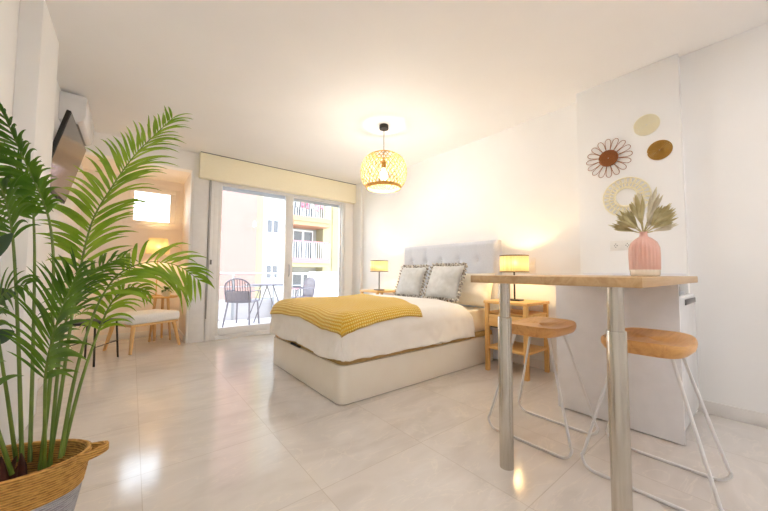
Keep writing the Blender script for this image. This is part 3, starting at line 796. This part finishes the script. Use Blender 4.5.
# ------------------------------------------------------------------ television and air conditioner on the left wall
tv = thing('television', 'black flat television tilted down on the left wall', 'television', (-0.43, 3.52, 2.32))
tilt = Matrix.Rotation(radians(13), 4, 'Y')
def tb_(name, mat, b, bev=0.004):
    o = MB().box(*b).build(name, mat, tv, bevel=bev); o.matrix_local = tilt; return o
tb_('casing', M['blackplastic'], (-0.028, 0.0, 0.0, 1.06, -0.62, 0.0)); tb_('screen', M['blackgloss'], (0.0005, 0.003, 0.012, 1.048, -0.60, -0.012), 0.0)
MB().box(-0.168, -0.105, 0.38, 0.68, -0.36, -0.2).build('wall_mount', M['blackplastic'], tv, bevel=0.003)
ac = thing('air_conditioner', 'white wall air conditioner high above the television', 'air conditioner', (-0.6, 4.20, 2.468))
prf = [(0, 0), (0.13, 0.0), (0.175, 0.03), (0.19, 0.08), (0.19, 0.26), (0.18, 0.275), (0, 0.275)]
mb = MB(); k = len(prf)
mb.v = [(x + 0.001, 0, z) for x, z in prf] + [(x + 0.001, 0.76, z) for x, z in prf]
mb.f = [(i, (i + 1) % k, k + (i + 1) % k, k + i) for i in range(k)] + [tuple(range(k)), tuple(range(k, 2 * k))]; mb.mi = [0] * len(mb.f)
mb.build('body', M['fridge'], ac, bevel=0.006)
MB().box(0.06, 0.135, 0.05, 0.71, -0.006, 0.0).build('air_vent', M['greyplastic'], ac)
cb = thing('cable_box', 'small black box with a cable on the left wall under the television', 'cable box', (-0.6, 3.52, 1.30))
MB().box(0.001, 0.05, 0, 0.10, 0, 0.16).build('case', M['blackplastic'], cb, bevel=0.004)  # a small black box and its cable, use unknown
MB().tube([(0.03, 0.05, 0.16), (0.02, 0.06, 0.24), (0.03, 0.07, 0.38)], 0.005, 6).build('cable', M['blackplastic'], cb)

# ------------------------------------------------------------------ armchair corner
ang = atan2(0.30, 0.546)
ar = thing('footstool', 'white upholstered low seat on splayed beech legs beyond the palm', 'stool', (0.16, 5.36, 0), ang)
MB().box(-0.31, 0.31, -0.27, 0.27, 0.355, 0.475).build('cushion', M['cushwhite'], ar, bevel=0.035, seg=4)
MB().box(-0.29, 0.29, -0.25, 0.25, 0.325, 0.354).build('seat_frame', M['beech'], ar, bevel=0.006)
for sx in (-1, 1):
    for sy in (-1, 1):
        MB().tube([(sx * 0.25, sy * 0.21, 0.345 if True else 0), (sx * 0.305, sy * 0.27, 0.0)], [0.026, 0.017], 14).build('leg', M['beech'], ar)
bs = thing('side_stool', 'dark topped low stool on thin black legs near left wall', 'stool', (-0.335, 4.86, 0), radians(62))
MB().box(-0.20, 0.20, -0.17, 0.17, 0.435, 0.462).build('seat', M['blackplastic'], bs, bevel=0.01)
for sx in (-1, 1):
    for sy in (-1, 1):
        MB().tube([(sx * 0.18, sy * 0.15, 0.436), (sx * 0.20, sy * 0.17, 0.0)], 0.010, 10).build('leg', M['black'], bs)
mb = MB()
mb.tube([(-0.19, -0.16, 0.20), (0.19, -0.16, 0.20)], 0.006); mb.tube([(-0.19, 0.16, 0.20), (0.19, 0.16, 0.20)], 0.006)
mb.build('stretcher', M['black'], bs)
rt = thing('side_table', 'round wooden side table behind the white seat in the alcove', 'table', (0.37, 5.80, 0))
MB().lathe([(0.18, 0.625), (0.2, 0.63), (0.205, 0.645), (0.2, 0.652)], 40).build('table_top', M['piney'], rt)
for a in (3.6, 1.4, 5.6):
    MB().tube([(0.09 * cos(a), 0.09 * sin(a), 0.626), (0.15 * cos(a), 0.15 * sin(a), 0.0)], [0.02, 0.014], 12).build('leg', M['beech'], rt)
pl = thing('potted_plant', 'small leafy green plant on the round alcove table', 'plant', (0.42, 5.74, 0.652))
MB().lathe([(0.045, 0), (0.06, 0.09), (0.062, 0.10), (0.052, 0.10), (0.05, 0.085)], 24).build('pot', M['strawpale'], pl)
mb = MB(); rnd = random.Random(3)
for k in range(34):
    a = rnd.uniform(0, 2 * pi); el = rnd.uniform(0.15, 1.2); L = rnd.uniform(0.09, 0.17)
    d_ = Vector((cos(a) * cos(el), sin(a) * cos(el), sin(el))); sd = Vector((-sin(a), cos(a), 0)); n0 = len(mb.v)
    for i in range(6):
        u = i / 5; w_ = 0.016 * sin(pi * min(1, u * 0.93 + 0.07)) + 0.001; c = Vector((0, 0, 0.08)) + d_ * L * u + Vector((0, 0, -0.06 * u * u))
        mb.v += [tuple(c - sd * w_), tuple(c + sd * w_)]
    for i in range(5): mb.f.append((n0 + 2 * i, n0 + 2 * i + 1, n0 + 2 * i + 3, n0 + 2 * i + 2)); mb.mi.append(0)
mb.build('foliage', M['leafdark'], pl, angle=80)
lp = thing('alcove_lamp', 'tall glowing cream shaded lamp on the round alcove table', 'lamp', (0.30, 5.90, 0.652))
MB().lathe([(0.06, 0), (0.06, 0.012), (0.012, 0.02), (0.008, 0.05), (0.008, 0.66)], 20).build('stem', M['beech'], lp)
MB().lathe([(0.15, 0.64), (0.12, 0.87)], 40, cap0=False, cap1=False).build('lamp_shade', M['rattan'], lp, solid=0.003)
MB().ball((0, 0, 0.74), 0.03, 8).build('bulb', M['bulb_small'], lp)

# ------------------------------------------------------------------ potted palm
pm = thing('potted_palm', 'tall green palm in a woven basket at the left edge', 'potted palm', (-0.325, 1.60, 0))
AX = Vector((0.945, -0.33, 0)).normalized(); AXN = Vector((-AX.y, AX.x, 0))
def bsk(a, t):
    """t: 0 floor .. 1 rim"""
    ra = 0.155 + 0.085 * t ** 0.9; rb = 0.125 + 0.010 * t
    z = 0.004 + t * (0.392 + 0.008 * (cos(a) ** 2) * t)
    z += 0
    p = AX * (ra * cos(a)) + AXN * (rb * sin(a)); return (p.x, p.y, z)
def bskwall(t0, t1, name, mat):
    mb = MB()
    def fn(u, v): return bsk(2 * pi * u, t0 + (t1 - t0) * v)
    mb.grid(fn, 72, 14, closed_u=True)
    return mb.build(name, mat, pm, angle=80, solid=0.014)
b1 = bskwall(0.74, 1.0, 'basket', M['seagrass']); b1['label'] = 'tan woven rim of the basket'
b2 = bskwall(0.34, 0.735, 'basket_band', M['greyband']); b2['label'] = 'grey woven band of the basket'
b3 = bskwall(0.0, 0.335, 'basket_foot', M['seagrass'])
cl = MB()   # coil ridge rings on the tan rim
for t in [0.76 + 0.035 * k for k in range(7)] + [1.0]:
    cl.tube([bsk(2 * pi * k / 72, t) for k in range(72)], 0.0095, 6, closed=True)
cl.build('rim_coil', M['seagrass'], b1)
def hnd(sg):
    pts = []
    for i in range(15):
        u = i / 14; a = (0.30 - 0.60 * u); q = sin(pi * u)
        x, y, z = bsk(a if sg > 0 else pi + a, 0.985); o_ = AX * (sg * (0.055 if sg > 0 else 0.012) * q ** 0.6)
        pts.append((x + o_.x, y + o_.y, z + 0.012 * q))
    h = MB()
    for dz in (-0.008, 0.0, 0.008):
        h.tube([(x, y, z + dz) for x, y, z in pts], 0.0075, 8)
    h.build('handle', M['seagrass'], b1)
hnd(1); hnd(-1)
sl = MB()
sl.v = [(0, 0, 0.315)] + [((AX * 0.205 * cos(a) + AXN * 0.118 * sin(a)).x, (AX * 0.205 * cos(a) + AXN * 0.118 * sin(a)).y, 0.30) for a in [2 * pi * k / 40 for k in range(40)]]
sl.f = [(0, 1 + k, 1 + (k + 1) % 40) for k in range(40)]; sl.mi = [0] * 40
sl.build('soil', M['soil'], pm, angle=80)
MB().lathe([(1, 0), (0.001, 0.0)], 24).v
for k in range(13):
    a = random.uniform(0, 2 * pi); r_ = random.uniform(0, 1) ** 0.5
    p = AX * (0.15 * r_ * cos(a)) + AXN * (0.07 * r_ * sin(a)); h_ = random.uniform(0.05, 0.14); q = AX * random.uniform(-0.03, 0.03)
    MB().tube([(p.x, p.y, 0.29), (p.x + q.x * .4, p.y + q.y * .4, 0.30 + h_ * 0.6), (p.x + q.x, p.y + q.y, 0.30 + h_)], [0.016, 0.011, 0.002], 8).build('sheath', M['sheath'], pm)

CAMF = Vector((0.625, 0.779, 0.0))
def frond(P, start, LL, n_pairs, mat, seed, droop=0.35, width=0.0125, normal=None, r0=0.0065, sides=(1, 1), a0=40, a1=58, sl=(1, 1)):
    rnd = random.Random(seed)
    base = Vector(pm.location)
    C = [p - base for p in catmull(P, 10)]
    n = len(C); R = [r0 * (1 - 0.78 * (i / (n - 1)) ** 0.8) for i in range(n)]
    # arc length
    S = [0.0]
    for i in range(1, n): S.append(S[-1] + (C[i] - C[i - 1]).length)
    tot = S[-1]; s0 = start * tot
    def at(s):
        for i in range(1, n):
            if S[i] >= s:
                u = (s - S[i - 1]) / max(1e-6, S[i] - S[i - 1]); return C[i - 1].lerp(C[i], u), (C[i] - C[i - 1]).normalized()
        return C[-1], (C[-1] - C[-2]).normalized()
    N0 = Vector(normal) if normal else (-CAMF + Vector((0, 0, 0.35)))
    N0.normalize()
    lv = MB()
    for k in range(n_pairs):
        f_ = k / (n_pairs - 1); s = s0 + (tot - s0) * (f_ ** 0.95)
        for sg in (1, -1):
            if (sg > 0 and not sides[0]) or (sg < 0 and not sides[1]): continue
            ss = min(tot, max(s0, s + rnd.uniform(-0.008, 0.008)))
            P_, T = at(ss)
            side = T.cross(N0).normalized() * sg
            nn = side.cross(T) * sg
            ang_ = radians(90 - (a0 + (a1 - a0) * f_) + rnd.uniform(-6, 6))   # angle from the side vector towards the tip
            ang_ = pi / 2 - ang_
            ln = LL * (0.50 + 0.62 * sin(pi * min(1, 0.18 + f_ * 0.78)) ) * rnd.uniform(0.88, 1.08) * (1 - 0.25 * f_) * (sl[0] if sg > 0 else sl[1])
            d0 = (side * cos(ang_) + T * sin(ang_) + N0 * rnd.uniform(0.0, 0.30)).normalized()
            wd = width * (1 - 0.35 * f_) * rnd.uniform(0.85, 1.1)
            pts = []; seg = 9; dd = d0.copy(); pos = P_.copy(); wlim = -0.588 - base.x
            g = droop * rnd.uniform(0.7, 1.3)
            for i in range(seg + 1):
                pts.append(pos.copy()); dd = (dd + Vector((0, 0, -1)) * g * 1.9 / seg * (0.35 + 1.2 * i / seg)).normalized(); pos = pos + dd * ln / seg
                if pos.x < wlim: pos.x = wlim
            o0 = len(lv.v)
            for i, c in enumerate(pts):
                u = i / seg; t_ = (pts[min(i + 1, seg)] - pts[max(0, i - 1)]).normalized()
                wv = t_.cross(nn); wv = wv.normalized() if wv.length > 1e-4 else side
                up_ = wv.cross(t_).normalized()
                w_ = wd * (min(1, 0.30 + u * 3.2) if u < 0.3 else max(0.02, (1 - ((u - 0.3) / 0.7) ** 1.8)))
                lv.v += [tuple(c - wv * w_ + up_ * w_ * 0.35), tuple(c), tuple(c + wv * w_ + up_ * w_ * 0.35)]
            for i in range(seg):
                for j in range(2):
                    a_ = o0 + i * 3 + j; lv.f.append((a_, a_ + 1, a_ + 4, a_ + 3)); lv.mi.append(0)
    fo = lv.build('frond', mat, pm, angle=80)
    st = MB().tube(C, R, 8).build('stalk', M['stalk'], fo)
    return fo
frond([(-0.201, 1.609, 0.337), (-0.183, 1.617, 0.567), (-0.173, 1.67, 0.806), (-0.167, 1.78, 1.011), (-0.142, 1.847, 1.24), (-0.085, 1.892, 1.414), (-0.009, 1.921, 1.59), (0.078, 1.944, 1.738), (0.136, 1.968, 1.834)], 0.46, 0.25, 46, M['leaf'], 1, 0.50, 0.0092)
frond([(-0.168, 1.566, 0.384), (-0.152, 1.628, 0.61), (-0.127, 1.724, 0.793), (-0.091, 1.775, 0.927), (-0.034, 1.826, 1.024), (0.066, 1.845, 1.072), (0.177, 1.847, 1.055), (0.269, 1.842, 0.985)], 0.55, 0.28, 20, M['leaf'], 2, 0.75, 0.0105, a0=30, a1=55, sl=(1.05, 0.75))
frond([(-0.221, 1.611, 0.343), (-0.209, 1.607, 0.646), (-0.221, 1.662, 0.921), (-0.234, 1.698, 1.106), (-0.261, 1.736, 1.253), (-0.305, 1.763, 1.375), (-0.351, 1.766, 1.496), (-0.389, 1.738, 1.604), (-0.429, 1.713, 1.678)], 0.66, 0.19, 36, M['leafdark'], 3, 1.0, 0.0085, sl=(0.45, 1.15))
frond([(-0.27, 1.649, 0.37), (-0.309, 1.701, 0.816), (-0.347, 1.761, 1.141), (-0.373, 1.772, 1.289), (-0.403, 1.738, 1.387), (-0.442, 1.689, 1.435)], 0.70, 0.15, 20, M['leafdark'], 4, 0.9, 0.0082)
frond([(-0.258, 1.692, 0.346), (-0.311, 1.928, 0.907), (-0.332, 1.976, 1.202), (-0.356, 2.011, 1.356), (-0.401, 2.039, 1.464), (-0.444, 2.044, 1.521)], 0.76, 0.16, 18, M['leafdark'], 5, 0.9, 0.0082)
frond([(-0.279, 1.579, 0.367), (-0.332, 1.54, 0.628), (-0.375, 1.523, 0.82), (-0.392, 1.498, 1.0), (-0.389, 1.485, 1.161)], 0.35, 0.22, 14, M['leafdark'], 6, 0.45, 0.011, sides=(1, 0))
frond([(-0.206, 1.573, 0.356), (-0.204, 1.52, 0.539), (-0.201, 1.468, 0.706), (-0.18, 1.416, 0.844), (-0.157, 1.391, 0.938), (-0.132, 1.378, 1.031)], 0.48, 0.19, 28, M['leafdark'], 7, 0.45, 0.0085)
frond([(-0.165, 1.576, 0.385), (-0.133, 1.626, 0.607), (-0.098, 1.702, 0.773), (-0.06, 1.766, 0.897), (-0.01, 1.812, 0.953), (0.051, 1.84, 0.941)], 0.6, 0.15, 16, M['leaf'], 8, 1.0, 0.0085)
frond([(-0.196, 1.604, 0.354), (-0.195, 1.624, 0.603), (-0.194, 1.712, 0.802), (-0.171, 1.812, 0.949), (-0.116, 1.865, 1.041), (-0.037, 1.888, 1.089)], 0.58, 0.18, 20, M['leafdark'], 9, 0.8, 0.0085)
frond([(-0.291, 1.693, 0.358), (-0.316, 1.671, 0.583), (-0.334, 1.635, 0.762), (-0.342, 1.594, 0.9), (-0.305, 1.534, 0.966), (-0.264, 1.499, 0.983)], 0.7, 0.13, 12, M['leafdark'], 10, 0.8, 0.009)
BROAD = [(-0.376, 1.688, 1.057, 0.3, -0.1, 0.9, 0.14, 0.028), (-0.377, 1.697, 0.927, 0.6, -0.3, 0.5, 0.09, 0.026), (-0.366, 1.698, 0.772, 0.5, -0.3, 0.7, 0.1, 0.028)]
# a few broad leaves at the very edge of the basket
for (bx, by, bz, dx, dy, dz, L, W_) in BROAD:
    mb = MB()
    c0 = Vector((bx, by, bz)) - Vector(pm.location); d_ = Vector((dx, dy, dz)).normalized(); sd = d_.cross(CAMF).normalized()
    mb.tube([(c0.x * 0.2, c0.y * 0.2, 0.29), (c0.x * 0.7, c0.y * 0.7, bz * 0.6), tuple(c0)], 0.003, 6)
    o0 = len(mb.v)
    for i in range(9):
        u = i / 8; w_ = W_ * sin(pi * min(1, u * 0.96 + 0.02)) ** 0.8 + 0.001; c = c0 + d_ * L * u + Vector((0, 0, -0.03 * u * u))
        mb.v += [tuple(c - sd * w_ - CAMF * w_ * .25), tuple(c), tuple(c + sd * w_ - CAMF * w_ * .25)]
    for i in range(8):
        for j in range(2): a_ = o0 + i * 3 + j; mb.f.append((a_, a_ + 1, a_ + 4, a_ + 3)); mb.mi.append(0)
    bo = mb.build('broad_leaf', M['broad'], pm, angle=80)

# ------------------------------------------------------------------ balcony
struct('floor_balcony', MB().box(0.76, 5.2, 5.43, 7.42, -0.12, -0.005), M['balc'], 'pale tiled balcony floor beyond the glass door', 'floor')
ry = 7.25
rl = thing('balcony_railing', 'grey metal balcony railing behind the patio chairs', 'railing', (0, ry, 0))
MB().tube([(0.80, 0, 0.985), (3.45, 0, 0.985)], 0.022, 12).build('top_rail', M['railing'], rl)
MB().tube([(0.80, 0, 0.70), (3.45, 0, 0.70)], 0.012, 8).build('middle_rail', M['railing'], rl)
MB().tube([(0.80, 0, 0.42), (3.45, 0, 0.42)], 0.012, 8).build('lower_rail', M['railing'], rl)
for x in (0.85, 1.7, 2.55, 3.42): MB().box(x - 0.02, x + 0.02, -0.02, 0.02, -0.005, 0.97).build('post', M['railing'], rl)
tag(MB().box(0.80, 3.45, ry + 0.03, ry + 0.15, -0.1, 0.40).build('balcony_kerb', M['parapet'], None, bevel=0.005), 'low white kerb wall under the balcony railing', 'low wall')
tag(MB().box(3.47, 5.0, ry - 0.02, ry + 0.1, -0.1, 1.03).build('privacy_screen', M['parapet'], None, bevel=0.005), 'solid white balcony screen panel right of the railing', 'screen panel')

def patio_chair(label, loc, rz):
    t = thing('patio_chair', label, 'chair', loc, rz, 'grey patio chairs')
    G = M['greychair']
    mb = MB()
    def seatf(u, v):
        x = (u - 0.5) * 0.46 * (1 - 0.08 * v); y = -0.22 + 0.44 * (1 - v)
        return (x, y, 0.455 - 0.012 * sin(pi * v) + 0.01 * (abs(u - .5) * 2) ** 2)
    mb.grid(seatf, 12, 12); mb.build('seat', G, t, angle=80, solid=0.02)
    # back: rounded frame and vertical slats, at -y
    def bp(x, z): return (x, -0.225 - 0.16 * (z - 0.46) + 0.10 * x * x, z)
    pts = [bp(-0.225, 0.46), bp(-0.235, 0.65)] + [bp(-0.235 * cos(a), 0.74 + 0.16 * sin(a)) for a in [radians(q) for q in range(0, 181, 15)]] + [bp(0.235, 0.65), bp(0.225, 0.46)]
    bf = MB().tube(pts, 0.016, 8).build('back_frame', G, t)
    for k in range(9):
        x = -0.19 + 0.0475 * k; zt = 0.74 + 0.155 * sqrt(max(0, 1 - (x / 0.235) ** 2))
        q = MB().tube([bp(x * 0.95, 0.46), bp(x, 0.65), bp(x, zt)], 0.0115, 6).build('slat', G, bf)
    mb = MB().grid(lambda u, v: Vector(bp((u - .5) * 0.43, 0.47 + 0.20 * v)), 10, 4)
    mb.build('lumbar_panel', G, t, angle=80, solid=0.012)
    for sx in (-1, 1):
        MB().tube([(sx * 0.235, -0.25, 0.66), (sx * 0.265, -0.1, 0.67), (sx * 0.265, 0.15, 0.665), (sx * 0.25, 0.2, 0.63), (sx * 0.23, 0.19, 0.46)], 0.014, 8).build('arm', G, t)
        MB().tube([(sx * 0.2, -0.2, 0.45), (sx * 0.245, -0.285, 0.0)], 0.017, 8).build('leg', G, t)
        MB().tube([(sx * 0.2, 0.19, 0.45), (sx * 0.225, 0.235, 0.0)], 0.017, 8).build('leg', G, t)
    return t
pc1 = patio_chair('grey slatted patio chair with its back to the left glass pane', (1.70, 6.45, -0.005), radians(-38))
pc2 = copy_tree(pc1); pc2.location = (2.95, 6.72, -0.005); pc2.rotation_euler = (0, 0, radians(95)); pc2['label'] = 'grey slatted patio chair seen above the bed through right pane'
pt_ = thing('patio_table', 'slim grey patio table between the two balcony chairs', 'table', (2.28, 6.85, -0.005))
MB().box(-0.40, 0.36, -0.28, 0.28, 0.745, 0.765).build('table_top', M['greychair'], pt_, bevel=0.004)
for sx in (-1, 1):
    for sy in (-1, 1):
        MB().tube([(sx * 0.06, sy * 0.2, 0.745), (sx * 0.32, sy * 0.22, 0.0)], 0.012, 8).build('leg', M['greychair'], pt_)

# ------------------------------------------------------------------ houses opposite
tag(MB().box(-8, 22, 7.6, 30, -6.3, -6.0).build('street', M['ground'], None), 'pale paved street far below the balcony', 'street', kind='structure')
h1 = thing('apartment_building', 'pink rendered apartment block opposite the left glass pane', 'building', (0, 14, 0))
MB().box(2.3, 4.17, 0, 5, -6, 9).build('wall', M['b_pink'], h1)
MB().box(4.171, 4.428, 0.02, 5, -6, 9).build('corner_pier', M['b_yellow'], h1)
MB().box(2.2, 4.43, -0.1, 5, 9, 9.3).build('roof', M['b_white'], h1)
h2 = thing('apartment_building', 'cream apartment block with red railed balconies opposite', 'building', (0, 14, 0))
MB().box(4.431, 5.75, 0.06, 5, -6, 9.5).build('wall', M['b_white'], h2)
wb = MB().box(5.75, 7.35, 0.75, 5, -6, 9.5).build('wall', M['b_white'], h2)
MB().box(7.35, 11.5, 0.0, 5, -6, 9.5).build('wall', M['b_paleyellow'], h2)
MB().box(7.85, 8.15, -0.04, 0.0, -6, 9.5).build('pilaster', M['b_yellow'], h2)
MB().box(4.432, 11.6, -0.1, 5, 9.5, 9.8).build('roof', M['b_white'], h2)
def hwin(x0, x1, z0, z1, y):
    f_ = MB().box(x0 - 0.04, x1 + 0.04, y - 0.03, y + 0.0, z0 - 0.04, z1 + 0.04).build('window', M['pvc'], h2)
    MB().box(x0, (x0 + x1) / 2 - 0.03, y - 0.04, y - 0.03, z0, z1).box((x0 + x1) / 2 + 0.03, x1, y - 0.04, y - 0.03, z0, z1).build('pane', M['b_glass'], f_)
for zc in (-1.1, 1.02, 3.05, 5.2): hwin(4.62, 5.10, zc - 0.28, zc + 0.28, 0.06)
for zc in (1.3, 3.28, 5.4): hwin(8.38, 8.75, zc - 0.3, zc + 0.3, 0.0)
for fz, col in ((-0.6, 'y'), (1.55, 'p'), (3.48, 'o'), (5.6, 'p')):
    # door at the back of the loggia
    f_ = MB().box(6.05, 7.15, 0.70, 0.75, fz + 0.12, fz + 1.55).build('balcony_door', M['pvc'], h2)
    MB().box(6.12, 6.55, 0.685, 0.70, fz + 0.15, fz + 1.48).box(6.66, 7.08, 0.685, 0.70, fz + 0.15, fz + 1.48).build('pane', M['b_glass'], f_)
    bs_ = MB().box(5.55, 7.45, -0.55, 0.75, fz - 0.12, fz + 0.10).build('balcony', M['b_red'] if col == 'p' else M['b_orange'], h2)
    MB().box(5.55, 7.45, -0.50, 0.74, fz - 0.30, fz - 0.12).build('soffit', M['b_yellow'] if col != 'o' else M['b_orange'], bs_)
    rr_ = MB()
    for x in [5.58 + 0.115 * k for k in range(17)]: rr_.box(x - 0.018, x + 0.018, -0.54, -0.51, fz + 0.10, fz + 0.86)
    for y in [-0.5 + 0.14 * k for k in range(8)]: rr_.box(7.40, 7.43, y - 0.016, y + 0.016, fz + 0.10, fz + 0.86)
    rr_.build('railing', M['railing'], bs_)
    MB().box(5.55, 7.45, -0.55, -0.50, fz + 0.84, fz + 0.90).box(7.39, 7.44, -0.55, 0.7, fz + 0.84, fz + 0.90).build('handrail', M['b_red'], bs_)
rnd = random.Random(11)
for k in range(7):
    x = 5.75 + 0.24 * k; w_ = rnd.uniform(0.12, 0.18); h_ = rnd.uniform(0.3, 0.55)
    o = MB().grid(lambda u, v: (x + (u - .5) * w_, -0.575 - 0.02 * sin(u * 9 + k) - 0.01, 4.38 - v * h_), 6, 5).build('laundry', M['b_flower'] if k % 3 else M['b_white'], h2, angle=80, solid=0.01)

# ------------------------------------------------------------------ added fill lights, sky, camera
for (x, y) in ((0.55, 0.35), (2.2, -0.3), (0.4, -1.3), (2.3, -1.5), (1.35, -0.6)):  # added lamps, out of view, that brighten the near end of the room
    t = thing('fill_light', 'added round fill light in the unseen ceiling behind the camera', 'fill light', (x, y, CZ), 0, 'added fill lights')
    MB().lathe([(0.062, -0.006), (0.060, 0.0), (0.05, -0.001), (0.05, -0.006)], 32, cap0=False, cap1=False).build('ring', M['whitemetal'], t)
    MB().lathe([(0.05, -0.003), (0.05, -0.001)], 24).build('lens', M['fill'], t)

w = bpy.data.worlds.new('World'); SC.world = w; w.use_nodes = True
nt = w.node_tree; nt.nodes.clear()
o_ = nt.nodes.new('ShaderNodeOutputWorld'); bg = nt.nodes.new('ShaderNodeBackground')
tc = nt.nodes.new('ShaderNodeTexCoord'); sp = nt.nodes.new('ShaderNodeSeparateXYZ'); nt.links.new(tc.outputs['Generated'], sp.inputs[0])
cr = ramp(nt, sp.outputs['Z'], [(0.0, lin((252, 250, 246))), (0.5, lin((226, 238, 255)))])
nt.links.new(cr, bg.inputs['Color']); bg.inputs['Strength'].default_value = 4.8
nt.links.new(bg.outputs[0], o_.inputs['Surface'])
sun = bpy.data.lights.new('sun', 'SUN'); sun.energy = 1.2; sun.angle = 0.01; sun.color = (1, 0.95, 0.88)
so = bpy.data.objects.new('sun', sun); COL.objects.link(so); so.rotation_euler = (radians(42), radians(12), 0)

F = 313.5
cam = bpy.data.cameras.new('camera'); cam.sensor_width = 36; cam.lens = F / 768 * 36; cam.clip_start = 0.02
co = bpy.data.objects.new('camera', cam); COL.objects.link(co)
yaw, pit, rol = radians(51.23), radians(3.04), radians(0.32)
f = Vector((cos(yaw) * cos(pit), sin(yaw) * cos(pit), sin(pit))); r = Vector((sin(yaw), -cos(yaw), 0)); u = r.cross(f)
r2 = r * cos(rol) + u * sin(rol); u2 = -r * sin(rol) + u * cos(rol)
mw = Matrix((r2, u2, -f)).transposed().to_4x4(); mw.translation = (0, 0, 1.03)
co.matrix_world = mw
SC.camera = co
vs_ = SC.view_settings
SC.display_settings.display_device = 'sRGB'
vs_.view_transform = 'Standard'; vs_.look = 'None'; vs_.exposure = 0.74; vs_.gamma = 1.0; vs_.use_curve_mapping = False
SC.cycles.max_bounces = 14; SC.cycles.diffuse_bounces = 8; SC.cycles.transparent_max_bounces = 24; SC.cycles.use_denoising = True
SC.cycles.sample_clamp_indirect = 6.0
